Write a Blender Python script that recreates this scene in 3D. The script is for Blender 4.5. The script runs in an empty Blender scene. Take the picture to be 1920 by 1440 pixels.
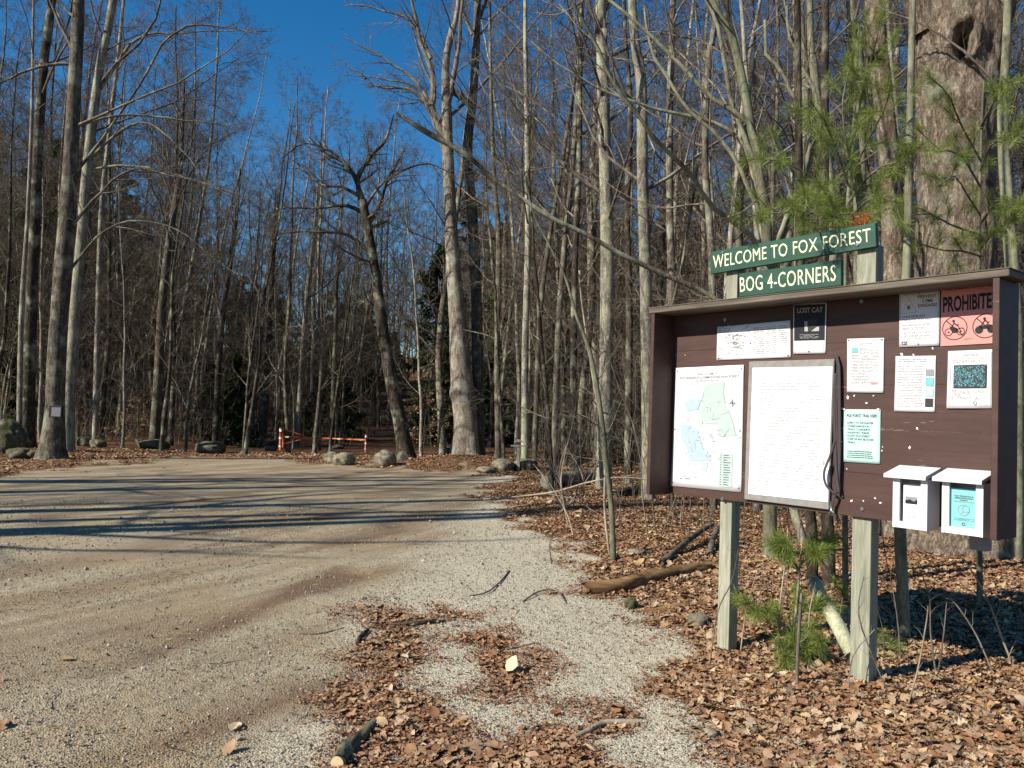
import bpy, math, numpy as np
from mathutils import Matrix, Vector
S = bpy.context.scene
rad = math.radians
# ---------------------------------------------------------------- camera
F = 1495.0; PITCH, ROLL, CAMH = .0397, .0356, 1.5
cp, sp, cr, sr = math.cos(PITCH), math.sin(PITCH), math.cos(ROLL), math.sin(ROLL)
cam = bpy.data.cameras.new('camera'); camo = bpy.data.objects.new('camera', cam); S.collection.objects.link(camo)
cam.sensor_width = 36; cam.lens = 36 * F / 1920; cam.clip_end = 2000; cam.clip_start = .05
fw = Vector((0, cp, sp)); up0 = Vector((0, -sp, cp)); rx = Vector((1, 0, 0))
R_ = rx * cr + up0 * sr; U_ = rx * -sr + up0 * cr
camo.matrix_world = Matrix(((R_.x, U_.x, -fw.x, 0), (R_.y, U_.y, -fw.y, 0), (R_.z, U_.z, -fw.z, CAMH), (0, 0, 0, 1)))
S.camera = camo
# ---------------------------------------------------------------- light
SUN_EL, SUN_TH = 35.0, 30.0          # elevation; direction the light travels over the ground, from +x towards +y
W = bpy.data.worlds.new('World'); S.world = W; W.use_nodes = True
nt = W.node_tree; bg = nt.nodes['Background']; sky = nt.nodes.new('ShaderNodeTexSky')
sky.sky_type = 'NISHITA'; sky.sun_disc = False
sky.sun_elevation = rad(SUN_EL); sky.sun_rotation = math.atan2(-math.cos(rad(SUN_TH)), -math.sin(rad(SUN_TH))) % (2 * math.pi)
sky.altitude = 400; sky.air_density = 1.0; sky.dust_density = 0.1; sky.ozone_density = 2.0
hs = nt.nodes.new('ShaderNodeHueSaturation'); hs.inputs['Saturation'].default_value = 1.42
nt.links.new(sky.outputs[0], hs.inputs['Color']); nt.links.new(hs.outputs[0], bg.inputs[0]); bg.inputs[1].default_value = 0.075
sl = bpy.data.lights.new('sun', 'SUN'); so = bpy.data.objects.new('sun', sl); S.collection.objects.link(so)
sl.energy = 4.8; sl.angle = rad(.53); sl.color = (1, .92, .78)
sd = Vector((math.cos(rad(SUN_TH)) * math.cos(rad(SUN_EL)), math.sin(rad(SUN_TH)) * math.cos(rad(SUN_EL)), -math.sin(rad(SUN_EL))))
so.rotation_euler = sd.to_track_quat('-Z', 'Y').to_euler()
S.view_settings.view_transform = 'Standard'; S.view_settings.look = 'None'
S.view_settings.exposure = 0.8; S.view_settings.gamma = 1
S.cycles.max_bounces = 5; S.cycles.diffuse_bounces = 3; S.cycles.glossy_bounces = 2; S.cycles.transparent_max_bounces = 4
S.cycles.transmission_bounces = 4
# ---------------------------------------------------------------- geometry of the view (pixels of the 1920x1440 photograph to points of the place)
def ray(px, py):
    X, Y = px - 960, py - 720
    x, y = X * cr + Y * sr, -X * sr + Y * cr
    up = -y / F
    return np.array([x / F, cp - up * sp, sp + up * cp])
def at(px, py, Y):
    r = ray(px, py); t = Y / r[1]; return np.array([r[0] * t, Y, CAMH + r[2] * t])
def gnd(px, py, z=0.):
    r = ray(px, py); t = (z - CAMH) / r[2]; return np.array([r[0] * t, r[1] * t, z])
rng = np.random.default_rng(7)
# ---------------------------------------------------------------- noise
def _h(i, j, s):
    v = np.sin(i * 127.1 + j * 311.7 + s * 74.7) * 43758.5453
    return v - np.floor(v)
def vn(x, y, s=0):
    x = np.asarray(x, float); y = np.asarray(y, float)
    i, j = np.floor(x), np.floor(y); a, b = x - i, y - j
    a = a * a * (3 - 2 * a); b = b * b * (3 - 2 * b)
    return (_h(i, j, s) * (1 - a) + _h(i + 1, j, s) * a) * (1 - b) + (_h(i, j + 1, s) * (1 - a) + _h(i + 1, j + 1, s) * a) * b
def fbm(x, y, o=4, s=0):
    v, a, t = 0, 1, 0
    for k in range(o):
        v = v + a * vn(x * 2 ** k + 17.3 * k, y * 2 ** k - 9.1 * k, s + k); t += a; a *= .5
    return v / t - .5
def sstep(a, b, x):
    t = np.clip((x - a) / (b - a), 0, 1); return t * t * (3 - 2 * t)
# ---------------------------------------------------------------- objects
org = {}
def props(o, label=None, category=None, group=None, kind=None):
    for k, v in (('label', label), ('category', category), ('group', group), ('kind', kind)):
        if v: o[k] = v
    return o
def empty(name, loc=(0, 0, 0), rz=0, **k):
    o = bpy.data.objects.new(name, None); S.collection.objects.link(o)
    o.location = tuple(loc); o.rotation_euler = (0, 0, rz); o.empty_display_size = .1
    org[o.name] = np.array(loc, float)
    return props(o, **k)
def mesh(name, V, Fc, mats=None, smooth=False):
    V = np.asarray(V, float)
    me = bpy.data.meshes.new(name); me.vertices.add(len(V)); me.vertices.foreach_set('co', V.ravel())
    if isinstance(Fc, np.ndarray):
        n = Fc.shape[1]; k = len(Fc); me.loops.add(n * k); me.polygons.add(k)
        me.loops.foreach_set('vertex_index', Fc.ravel().astype(np.int32))
        me.polygons.foreach_set('loop_start', np.arange(0, n * k, n, dtype=np.int32))
        me.polygons.foreach_set('loop_total', np.full(k, n, np.int32))
    else:
        tot = [len(f) for f in Fc]; st = np.concatenate([[0], np.cumsum(tot)[:-1]]) if len(tot) else np.zeros(0)
        flat = [i for f in Fc for i in f]; me.loops.add(len(flat)); me.polygons.add(len(Fc))
        me.loops.foreach_set('vertex_index', np.array(flat, np.int32))
        me.polygons.foreach_set('loop_start', st.astype(np.int32)); me.polygons.foreach_set('loop_total', np.array(tot, np.int32))
    me.polygons.foreach_set('use_smooth', np.full(len(me.polygons), bool(smooth)))
    me.update(calc_edges=True)
    for m in (mats or []): me.materials.append(m)
    return me
def obj(name, me, parent=None, loc=None, rz=0, **k):
    o = bpy.data.objects.new(name, me); S.collection.objects.link(o)
    if parent is not None: o.parent = parent
    if loc is not None: o.location = tuple(loc)
    if rz: o.rotation_euler = (0, 0, rz)
    return props(o, **k)
def wobj(name, V, Fc, m, parent=None, smooth=False, **k):
    """world-space vertices; a top-level mesh gets its origin at its foot"""
    V = np.asarray(V, float)
    if parent is not None:
        r = parent
        while r.parent: r = r.parent
        return obj(name, mesh(name, V - np.array(r.location), Fc, [m], smooth), parent, **k)
    c = np.array([V[:, 0].mean(), V[:, 1].mean(), V[:, 2].min()])
    return obj(name, mesh(name, V - c, Fc, [m], smooth), None, c, **k)
class Col:
    def __init__(s): s.V = []; s.F = []; s.n = 0
    def add(s, V, Fc):
        V = np.asarray(V, float).reshape(-1, 3); s.V.append(V)
        for f in Fc: s.F.append([int(i) + s.n for i in f])
        s.n += len(V)
    def box(s, a, b):
        (x0, y0, z0), (x1, y1, z1) = a, b
        s.add([(x0, y0, z0), (x1, y0, z0), (x1, y1, z0), (x0, y1, z0), (x0, y0, z1), (x1, y0, z1), (x1, y1, z1), (x0, y1, z1)],
              [(0, 3, 2, 1), (4, 5, 6, 7), (0, 1, 5, 4), (1, 2, 6, 5), (2, 3, 7, 6), (3, 0, 4, 7)])
    def tube(s, P, R, n=8, cap=True):
        V, Q = tubes(np.asarray(P, float)[None], np.asarray(np.broadcast_to(R, (len(P),)), float)[None], n)
        Fc = Q.tolist()
        if cap: Fc += [list(range(n))[::-1], list(range(len(V) - n, len(V)))]
        s.add(V, Fc)
    def mk(s, name, m, parent=None, smooth=False, bevel=0, world=False, **k):
        V = np.concatenate(s.V)
        o = wobj(name, V, s.F, m, parent, smooth, **k) if world else obj(name, mesh(name, V, s.F, [m], smooth), parent, **k)
        if bevel:
            b = o.modifiers.new('bevel', 'BEVEL'); b.width = bevel; b.segments = 2; b.limit_method = 'ANGLE'
        return o
def tubes(P, R, n):
    """P [B,k,3] centre lines, R [B,k] radii -> vertices, quads"""
    B, k, _ = P.shape
    T = np.gradient(P, axis=1); T /= np.linalg.norm(T, axis=2, keepdims=True) + 1e-12
    M = P[:, -1] - P[:, 0]
    ref = np.where((np.abs(M[:, 2]) > np.linalg.norm(M, axis=1) * .7)[:, None], np.array([1., 0, 0]), np.array([0, 0, 1.]))[:, None]
    A = np.cross(T, np.broadcast_to(ref, T.shape)); A /= np.linalg.norm(A, axis=2, keepdims=True) + 1e-12
    C = np.cross(T, A)
    th = np.arange(n) / n * 2 * np.pi
    V = P[:, :, None] + R[:, :, None, None] * (A[:, :, None] * np.cos(th)[None, None, :, None] + C[:, :, None] * np.sin(th)[None, None, :, None])
    b = np.arange(B)[:, None, None] * k * n; i = np.arange(k - 1)[None, :, None] * n; j = np.arange(n)[None, None]; j2 = (j + 1) % n
    Q = np.stack([b + i + j, b + i + n + j, b + i + n + j2, b + i + j2], -1).reshape(-1, 4)
    return V.reshape(-1, 3), Q
def smooth_line(P, m):
    """Catmull-Rom resample of a polyline of any dimension"""
    P = np.asarray(P, float); k = len(P)
    if k == 2: t = np.linspace(0, 1, m)[:, None]; return P[0] * (1 - t) + P[1] * t
    d = np.concatenate([[0], np.cumsum(np.linalg.norm(np.diff(P[:, :3], axis=0), axis=1))]); u = np.linspace(0, d[-1], m)
    i = np.clip(np.searchsorted(d, u, 'right') - 1, 0, k - 2); t = ((u - d[i]) / (d[i + 1] - d[i]))[:, None]
    p0, p1, p2, p3 = P[np.maximum(i - 1, 0)], P[i], P[i + 1], P[np.minimum(i + 2, k - 1)]
    return .5 * (2 * p1 + (p2 - p0) * t + (2 * p0 - 5 * p1 + 4 * p2 - p3) * t ** 2 + (3 * p1 - p0 - 3 * p2 + p3) * t ** 3)
# ---------------------------------------------------------------- materials
def mat(name, rough=.85, spec=.3):
    m = bpy.data.materials.new(name); m.use_nodes = True
    b = m.node_tree.nodes['Principled BSDF']; b.inputs['Roughness'].default_value = rough; b.inputs['Specular IOR Level'].default_value = spec
    return m, m.node_tree, b
def N(t, ty, **k):
    n = t.nodes.new(ty)
    for a, v in k.items():
        if a in n.inputs: n.inputs[a].default_value = v
        else: setattr(n, a, v)
    return n
def coords(t, sc=(1, 1, 1), rnd=True, kind='Object'):
    tc = N(t, 'ShaderNodeTexCoord'); mp = N(t, 'ShaderNodeMapping'); mp.inputs['Scale'].default_value = sc
    t.links.new(tc.outputs[kind], mp.inputs[0])
    if rnd:
        oi = N(t, 'ShaderNodeObjectInfo'); mu = N(t, 'ShaderNodeMath', operation='MULTIPLY'); mu.inputs[1].default_value = 37.
        t.links.new(oi.outputs['Random'], mu.inputs[0]); t.links.new(mu.outputs[0], mp.inputs['Location'])
    return mp.outputs[0]
def noise(t, co, scale, detail=4, rough=.55, dist=0):
    n = N(t, 'ShaderNodeTexNoise'); n.inputs['Scale'].default_value = scale; n.inputs['Detail'].default_value = detail
    n.inputs['Roughness'].default_value = rough; n.inputs['Distortion'].default_value = dist; t.links.new(co, n.inputs['Vector']); return n.outputs['Fac']
def ramp(t, fac, stops):
    r = N(t, 'ShaderNodeValToRGB'); e = r.color_ramp.elements
    while len(e) < len(stops): e.new(.5)
    for i, (p, c) in enumerate(stops):
        e[i].position = p; e[i].color = (*c, 1) if len(c) == 3 else c
    t.links.new(fac, r.inputs[0]); return r.outputs[0]
def mix(t, fac, a, b, mode='MIX'):
    m = N(t, 'ShaderNodeMix', data_type='RGBA', blend_type=mode)
    for v, s in ((fac, m.inputs[0]), (a, m.inputs[6]), (b, m.inputs[7])):
        if isinstance(v, (int, float)): s.default_value = v
        elif isinstance(v, tuple): s.default_value = (*v, 1)
        else: t.links.new(v, s)
    return m.outputs[2]
def math_(t, op, a, b):
    m = N(t, 'ShaderNodeMath', operation=op)
    for v, s in ((a, m.inputs[0]), (b, m.inputs[1])):
        if isinstance(v, (int, float)): s.default_value = v
        else: t.links.new(v, s)
    return m.outputs[0]
def bump(t, b, h, st=.5, dist=.02):
    n = N(t, 'ShaderNodeBump'); n.inputs['Strength'].default_value = st; n.inputs['Distance'].default_value = dist
    t.links.new(h, n.inputs['Height']); t.links.new(n.outputs[0], b.inputs['Normal'])
def bark(name, dark, mid, light, lichen=.35, lcol=(.36, .38, .27), sc=9., bst=.8, bd=.02, st=.22):
    m, t, b = mat(name, .95, .15)
    co = coords(t, (1, 1, st)); iso = coords(t)
    f1 = noise(t, co, sc * 1.7, 8, .72, .9); f1 = math_(t, 'ADD', math_(t, 'MULTIPLY', f1, .65), math_(t, 'MULTIPLY', noise(t, coords(t, (1, 1, .6)), sc * 5, 5, .75), .35)); f2 = noise(t, iso, 2.3, 4, .6)
    c = ramp(t, f1, [(.36, dark), (.5, mid), (.62, light)])
    c = mix(t, ramp(t, f2, [(.56 - lichen * .2, (0, 0, 0)), (.72 - lichen * .2, (1, 1, 1))]), c, mix(t, f1, c, lcol))
    oi = N(t, 'ShaderNodeObjectInfo'); hv = N(t, 'ShaderNodeHueSaturation'); t.links.new(c, hv.inputs['Color'])
    t.links.new(math_(t, 'ADD', math_(t, 'MULTIPLY', oi.outputs['Random'], .5), .75), hv.inputs['Value'])
    t.links.new(hv.outputs[0], b.inputs['Base Color']); bump(t, b, f1, bst, bd); return m
M = {}
M['bark'] = bark('grey_bark', (.018, .014, .010), (.085, .07, .055), (.22, .19, .15))
M['bark_dark'] = bark('dark_bark', (.008, .006, .005), (.035, .027, .02), (.11, .09, .07), .25)
M['bark_pale'] = bark('pale_bark', (.04, .03, .022), (.17, .145, .115), (.38, .34, .28), .3, (.42, .44, .36))
M['bark_birch'] = bark('speckled_bark', (.02, .016, .012), (.18, .16, .13), (.40, .37, .32), .5, (.4, .42, .26), 7)
M['bark_green'] = bark('smooth_greenish_bark', (.05, .046, .03), (.13, .125, .085), (.24, .23, .16), .3, (.26, .28, .18), 6, .2)
M['bark_giant'] = bark('furrowed_bark', (.03, .02, .014), (.16, .12, .09), (.40, .34, .265), .15, (.3, .31, .24), 9, 1, .06, .35)
M['twig'] = bark('twig_bark', (.05, .04, .032), (.12, .098, .08), (.22, .19, .16), .1, sc=4, bst=.1)
M['twig_far'] = bark('far_twig_bark', (.045, .034, .025), (.10, .078, .058), (.19, .152, .118), .1, sc=4, bst=.1)
M['twig_pale'] = bark('pale_twig_bark', (.12, .095, .07), (.25, .2, .15), (.42, .35, .27), .1, sc=4, bst=.1)
def leafmat(name, cols, trans=.0, rough=.7, spec=.25):
    m, t, b = mat(name, rough, spec)
    g = N(t, 'ShaderNodeNewGeometry')
    c = ramp(t, g.outputs['Random Per Island'], [(i / max(1, len(cols) - 1), c) for i, c in enumerate(cols)])
    f = noise(t, coords(t, rnd=False), 60, 3)
    c = mix(t, math_(t, 'MULTIPLY', f, .5), c, tuple(x * .45 for x in cols[len(cols) // 2]))
    t.links.new(c, b.inputs['Base Color'])
    if trans:
        tr = N(t, 'ShaderNodeBsdfTranslucent'); t.links.new(c, tr.inputs[0]); ms = N(t, 'ShaderNodeMixShader'); ms.inputs[0].default_value = trans
        o = t.nodes['Material Output']; t.links.new(b.outputs[0], ms.inputs[1]); t.links.new(tr.outputs[0], ms.inputs[2]); t.links.new(ms.outputs[0], o.inputs[0])
    return m
M['litter'] = leafmat('dead_leaf', [(.09, .042, .022), (.32, .19, .095), (.46, .31, .17), (.20, .095, .048), (.52, .37, .22), (.28, .12, .055), (.20, .115, .062), (.40, .265, .155), (.13, .064, .036), (.62, .49, .32)])
M['oak'] = leafmat('dead_oak_leaf', [(.34, .23, .14), (.44, .33, .21), (.26, .16, .10), (.54, .43, .30), (.28, .15, .09)], .1)
M['crumb'] = leafmat('leaf_crumbs', [(.10, .045, .026), (.27, .13, .07), (.36, .18, .10), (.17, .075, .042), (.44, .27, .16), (.22, .10, .055)])
M['needle'] = leafmat('pine_needle', [(.08, .12, .02), (.2, .26, .045), (.28, .34, .08), (.12, .18, .04)], .3, .5, .4)
M['hemlock'] = leafmat('conifer_foliage', [(.02, .035, .012), (.035, .058, .02), (.045, .065, .026), (.065, .072, .03)], .1, .8, .1)
M['beech_leaf'] = leafmat('withered_beech_leaf', [(.34, .23, .11), (.45, .33, .17), (.26, .17, .08)], .3)
M['red_leaf'] = leafmat('rusty_needles', [(.42, .12, .03), (.5, .16, .05)], .3)
M['pale_leaf'] = leafmat('pale_dead_leaf', [(.6, .46, .3), (.68, .55, .38)], .1)
M['pebble'] = leafmat('pebble', [(.22, .18, .13), (.36, .32, .24), (.48, .44, .35), (.13, .11, .08), (.56, .52, .43), (.28, .23, .16)])
def rockmat(name, a, b_, moss):
    m, t, b = mat(name, .9, .2); co = coords(t)
    f = noise(t, co, 9, 8, .7); g = noise(t, co, 2.2, 3); v = N(t, 'ShaderNodeTexVoronoi'); v.inputs['Scale'].default_value = 14; t.links.new(co, v.inputs['Vector'])
    c = ramp(t, f, [(.35, a), (.62, b_)])
    c = mix(t, ramp(t, g, [(.6 - moss, (0, 0, 0)), (.72 - moss, (1, 1, 1))]), c, (.065, .07, .025))
    t.links.new(c, b.inputs['Base Color']); bump(t, b, f, .7, .03); return m
M['rock'] = rockmat('lichened_granite', (.06, .05, .038), (.27, .24, .175), .06)
M['rock_moss'] = rockmat('mossy_granite', (.035, .03, .022), (.17, .155, .11), .12)
def wood(name, a, b_, c_, sc=(3, 30, 30), rough=.8, bst=.3, vert=False, spec=.3, wear=None):
    m, t, b = mat(name, rough, spec)
    if vert: sc = (sc[1], sc[1], sc[0])
    co = coords(t, sc); f = noise(t, co, 1.3, 6, .6, .8); g = noise(t, coords(t, tuple(x * .35 for x in sc)), 1.2, 4)
    c = ramp(t, math_(t, 'ADD', math_(t, 'MULTIPLY', f, .6), math_(t, 'MULTIPLY', g, .4)), [(.33, a), (.5, b_), (.66, c_)])
    if wear:
        h = noise(t, coords(t, tuple(x * .5 for x in sc)), 2.6, 5, .7)
        c = mix(t, ramp(t, h, [(wear[0], (0, 0, 0)), (wear[0] + .03, (1, 1, 1))]), c, wear[1])
    t.links.new(c, b.inputs['Base Color']); bump(t, b, f, bst, .004); return m
M['brown'] = wood('brown_painted_boards', (.042, .02, .017), (.055, .027, .022), (.072, .037, .03), (2, 14, 14), .62, .35, spec=.35, wear=(.665, (.15, .105, .09)))
M['roofwood'] = wood('weathered_roof_wood', (.05, .04, .03), (.105, .086, .066), (.19, .16, .13), (2, 30, 30))
M['post'] = wood('grey_green_treated_post', (.12, .125, .09), (.23, .235, .18), (.37, .36, .29), (2.5, 26, 26), .85, .5, True)
M['log'] = wood('rotting_log_wood', (.045, .024, .013), (.15, .085, .038), (.30, .19, .09), (2, 20, 20), .9, 1)
M['sign'] = wood('dark_green_sign_paint', (.007, .040, .024), (.010, .055, .034), (.017, .078, .048), (2, 22, 22), .55, .3, spec=.4)
def flat(name, c, rough=.6, var=.12, sc=30, spec=.3, metal=0):
    m, t, b = mat(name, rough, spec); f = noise(t, coords(t), sc, 4)
    t.links.new(mix(t, f, tuple(x * (1 - var) for x in c), tuple(min(1, x * (1 + var)) for x in c)), b.inputs['Base Color'])
    b.inputs['Metallic'].default_value = metal; bump(t, b, f, .1, .002); return m
M['cream'] = flat('cream_letter_paint', (.72, .70, .48), .7, .35, 60)
M['paper'] = flat('white_paper', (.64, .64, .66), .6, .03, 4)
M['poster'] = M['paper']
M['teal'] = flat('pale_green_paper', (.40, .62, .58), .6, .03)
M['aqua'] = flat('aqua_brochure', (.19, .46, .48), .5, .03)
M['ink'] = flat('black_ink', (.03, .03, .03)); M['grey'] = flat('faded_grey_print', (.22, .22, .24)); M['pale'] = flat('very_faded_print', (.33, .33, .35))
M['black'] = flat('black_print', (.012, .011, .016)); M['red'] = flat('faded_red_sign', (.62, .235, .215), .45, .1)
M['wpaint'] = flat('white_paint', (.60, .60, .63), .45, .04, 12); M['mapblue'] = flat('map_pale_blue', (.34, .43, .49)); M['mapgreen'] = flat('map_pale_green', (.36, .44, .43))
M['frame'] = flat('scratched_grey_frame', (.22, .21, .2), .4, .4, 25); M['strap'] = flat('faded_black_strap', (.05, .042, .046), .7)
M['greymetal'] = flat('grey_metal', (.20, .20, .22), .5); M['bolt'] = flat('bolt_metal', (.2, .24, .24), .35, .1, spec=.5, metal=.7)
M['orange'] = flat('orange_gate_paint', (.55, .12, .035), .5); M['white'] = flat('white_reflective_band', (.8, .8, .85), .4)
M['photo_b'] = leafmat('photo_blue_green', [(.02, .14, .22), (.06, .3, .4), (.2, .5, .55), (.02, .08, .12)]); M['scrap'] = flat('torn_paper', (.78, .74, .66))
M['cut'] = flat('fresh_cut_wood', (.62, .48, .28), .8, .2); M['moss'] = flat('green_moss', (.12, .17, .02), .95, .4, 20)
# ---------------------------------------------------------------- the ground: what lies where
def poly(pp): return np.array([gnd(*p)[:2] for p in pp])
GRAVEL = poly([(-900, 1440), (-900, 905), (0, 897), (110, 878), (240, 868), (330, 856), (500, 860), (640, 874), (760, 878), (880, 886), (930, 900), (905, 925),
               (930, 960), (950, 990), (1020, 1010), (1060, 1035), (1095, 1075), (1110, 1110), (1185, 1130), (1205, 1180), (1235, 1240), (1225, 1300), (1260, 1360), (1300, 1440), (1340, 1700), (-900, 2600)])
LEAFY = [poly([(690, 1165), (720, 1150), (800, 1162), (818, 1200), (805, 1290), (850, 1320), (930, 1345), (1010, 1325), (1090, 1345), (1180, 1350), (1150, 1385), (1230, 1440), (1250, 1800), (600, 1800), (620, 1430), (700, 1390), (640, 1350), (610, 1340), (650, 1270), (660, 1215)]),
         poly([(880, 1200), (930, 1200), (975, 1240), (975, 1290), (945, 1310), (915, 1300), (925, 1260), (890, 1230)])]
def sdist(P, poly_):
    x, y = P[:, 0], P[:, 1]; ins = np.zeros(len(P), bool); d = np.full(len(P), 1e9)
    for k in range(len(poly_)):
        a, b = poly_[k], poly_[(k + 1) % len(poly_)]; ab = b - a
        t = np.clip(((P - a) @ ab) / (ab @ ab + 1e-12), 0, 1); q = a + t[:, None] * ab
        d = np.minimum(d, np.hypot(*(P - q).T))
        c = (a[1] > y) != (b[1] > y); xi = (b[0] - a[0]) * (y - a[1]) / (b[1] - a[1] + 1e-12) + a[0]; ins ^= c & (x < xi)
    return np.where(ins, -d, d)
def leafiness(P):
    """0 gravel .. 1 leaf litter"""
    r = np.hypot(P[:, 0], P[:, 1]); w = .05 + .03 * r
    s = sdist(P, GRAVEL) / w
    for L in LEAFY: s = np.maximum(s, -sdist(P, L) / (w * 1.5))
    s = s + 3.2 * fbm(P[:, 0] * 3.5, P[:, 1] * 3.5, 4, 5) + 3 * fbm(P[:, 0] * .9, P[:, 1] * .9, 3, 9)
    return np.clip(s * .5 + .5, 0, 1)
def coarseness(P):
    a, b = gnd(560, 1440)[:2], gnd(880, 960)[:2]; d = b - a; n = np.array([d[1], -d[0]]) / np.hypot(*d)
    return sstep(-.5, .35, (P - a) @ n + .9 * fbm(P[:, 0] * 1.2, P[:, 1] * 1.2, 3, 41))
def pline(P, pl, w):
    pl = np.array([gnd(*p)[:2] for p in pl]); d = np.full(len(P), 1e9)
    for a, b in zip(pl[:-1], pl[1:]):
        ab = b - a; t = np.clip(((P - a) @ ab) / (ab @ ab), 0, 1); d = np.minimum(d, np.hypot(*(P - a - t[:, None] * ab).T))
    return np.exp(-(d / w) ** 2)
def dampness(P):
    v = .9 * pline(P, [(180, 1262), (300, 1225), (430, 1165), (560, 1105), (640, 1065)], .13) + .45 * pline(P, [(-100, 1250), (100, 1200), (230, 1180)], .3)
    v += .5 * pline(P, [(0, 1075), (250, 1030), (420, 985), (600, 965)], .35) + .9 * pline(P, [(590, 1105), (655, 1082)], .18) + .6 * pline(P, [(640, 1020), (760, 980), (850, 950), (900, 925)], .35)
    v += .5 * pline(P, [(330, 1390), (480, 1330), (560, 1290)], .12)
    return np.clip(v * (1 + 1.2 * fbm(P[:, 0] * 2.2, P[:, 1] * 2.2, 3, 3)), 0, 1)
def height(x, y):
    x = np.asarray(x, float); y = np.asarray(y, float); P = np.stack([x.ravel(), y.ravel()], 1)
    r = np.hypot(x, y)
    sg = np.clip(sdist(P, GRAVEL).reshape(x.shape), -1.5, 6)
    z = .1 * sstep(-.3, 1.2, sg) * sstep(25, 8, r) + .06 * fbm(x * .8, y * .8, 4, 1) * sstep(-.4, .8, sg)
    z = z + .5 * sstep(0, 4, sg) * fbm(x * .12, y * .12, 3, 2) * sstep(10, 30, r)
    z = z + .025 * fbm(x * .5, y * .5, 3, 4) + .012 * fbm(x * 5, y * 5, 3, 6) * sstep(14, 4, r)
    z = z + .35 * np.exp(-(((x + 1.2) / 1.8) ** 2 + ((y - 22.5) / .9) ** 2))
    z = z + 9 * sstep(40, 115, r) * (y > 0)
    return z
def hz(x, y): return float(height(np.array([x]), np.array([y]))[0])
def groundmat():
    m, t, b = mat('gravel_and_leaf_litter', .95, .12)
    co = coords(t, rnd=False); at_ = N(t, 'ShaderNodeAttribute', attribute_name='leafy'); ad = N(t, 'ShaderNodeAttribute', attribute_name='damp'); ac = N(t, 'ShaderNodeAttribute', attribute_name='coarse')
    fine = noise(t, co, 90, 3, .7); mid = noise(t, co, 14, 5, .65); big = noise(t, co, 1.1, 4, .6)
    m0 = N(t, 'ShaderNodeMapping'); m0.inputs['Rotation'].default_value = (0, 0, rad(-63)); t.links.new(co, m0.inputs[0]); mp = N(t, 'ShaderNodeMapping'); mp.inputs['Scale'].default_value = (.22, 1.5, 1); t.links.new(m0.outputs[0], mp.inputs[0])
    st = noise(t, mp.outputs[0], 1.3, 5, .6)
    v = N(t, 'ShaderNodeTexVoronoi'); v.inputs['Scale'].default_value = 110; t.links.new(co, v.inputs['Vector'])
    grit = ramp(t, v.outputs['Color'], [(.1, (.2, .16, .105)), (.5, (.38, .32, .22)), (.85, (.58, .51, .38))])
    g = mix(t, .5, grit, ramp(t, mid, [(.3, (.25, .205, .14)), (.7, (.50, .44, .325))]))
    g = mix(t, ramp(t, st, [(.42, (0, 0, 0)), (.64, (.9, .9, .9))]), g, (.20, .138, .085))
    g = mix(t, ramp(t, big, [(.42, (0, 0, 0)), (.66, (.5, .5, .5))]), g, (.36, .27, .155))
    g = mix(t, math_(t, 'MULTIPLY', ac.outputs['Fac'], .75), g, ramp(t, math_(t, 'ADD', math_(t, 'MULTIPLY', v.outputs['Color'], .6), math_(t, 'MULTIPLY', mid, .4)), [(.2, (.27, .23, .165)), (.45, (.52, .48, .37)), (.8, (.74, .70, .58))]))
    g = mix(t, math_(t, 'MULTIPLY', ad.outputs['Fac'], .85), g, (.16, .10, .066))
    g = mix(t, math_(t, 'MULTIPLY', fine, .35), g, mix(t, 1., g, (.5, .5, .5), 'MULTIPLY'))
    v2 = N(t, 'ShaderNodeTexVoronoi'); v2.inputs['Scale'].default_value = 20; v2.inputs['Randomness'].default_value = 1
    ds = noise(t, co, 9, 3); cm = N(t, 'ShaderNodeVectorMath', operation='ADD'); t.links.new(co, cm.inputs[0])
    cx = N(t, 'ShaderNodeCombineXYZ'); t.links.new(math_(t, 'MULTIPLY', ds, .18), cx.inputs[0]); t.links.new(math_(t, 'MULTIPLY', mid, .15), cx.inputs[1]); t.links.new(cx.outputs[0], cm.inputs[1])
    t.links.new(cm.outputs[0], v2.inputs['Vector'])
    lf = ramp(t, v2.outputs['Color'], [(.05, (.06, .028, .015)), (.35, (.17, .085, .045)), (.6, (.27, .155, .08)), (.8, (.15, .065, .036)), (.95, (.40, .27, .16))])
    lf = mix(t, ramp(t, v2.outputs['Distance'], [(.3, (0, 0, 0)), (.75, (.8, .8, .8))]), lf, (.03, .016, .01))
    lf = mix(t, ramp(t, big, [(.5, (0, 0, 0)), (.7, (.6, .6, .6))]), lf, (.075, .045, .028))
    k = math_(t, 'ADD', at_.outputs['Fac'], math_(t, 'MULTIPLY', math_(t, 'SUBTRACT', mid, .5), 1.3))
    k = ramp(t, k, [(.40, (0, 0, 0)), (.72, (1, 1, 1))])
    t.links.new(mix(t, k, g, lf), b.inputs['Base Color'])
    hh = math_(t, 'ADD', math_(t, 'ADD', math_(t, 'MULTIPLY', v.outputs['Distance'], -.4), math_(t, 'MULTIPLY', mid, 1.2)), math_(t, 'MULTIPLY', fine, .5))
    bump(t, b, hh, .75, .028); return m
M['ground'] = groundmat()
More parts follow.
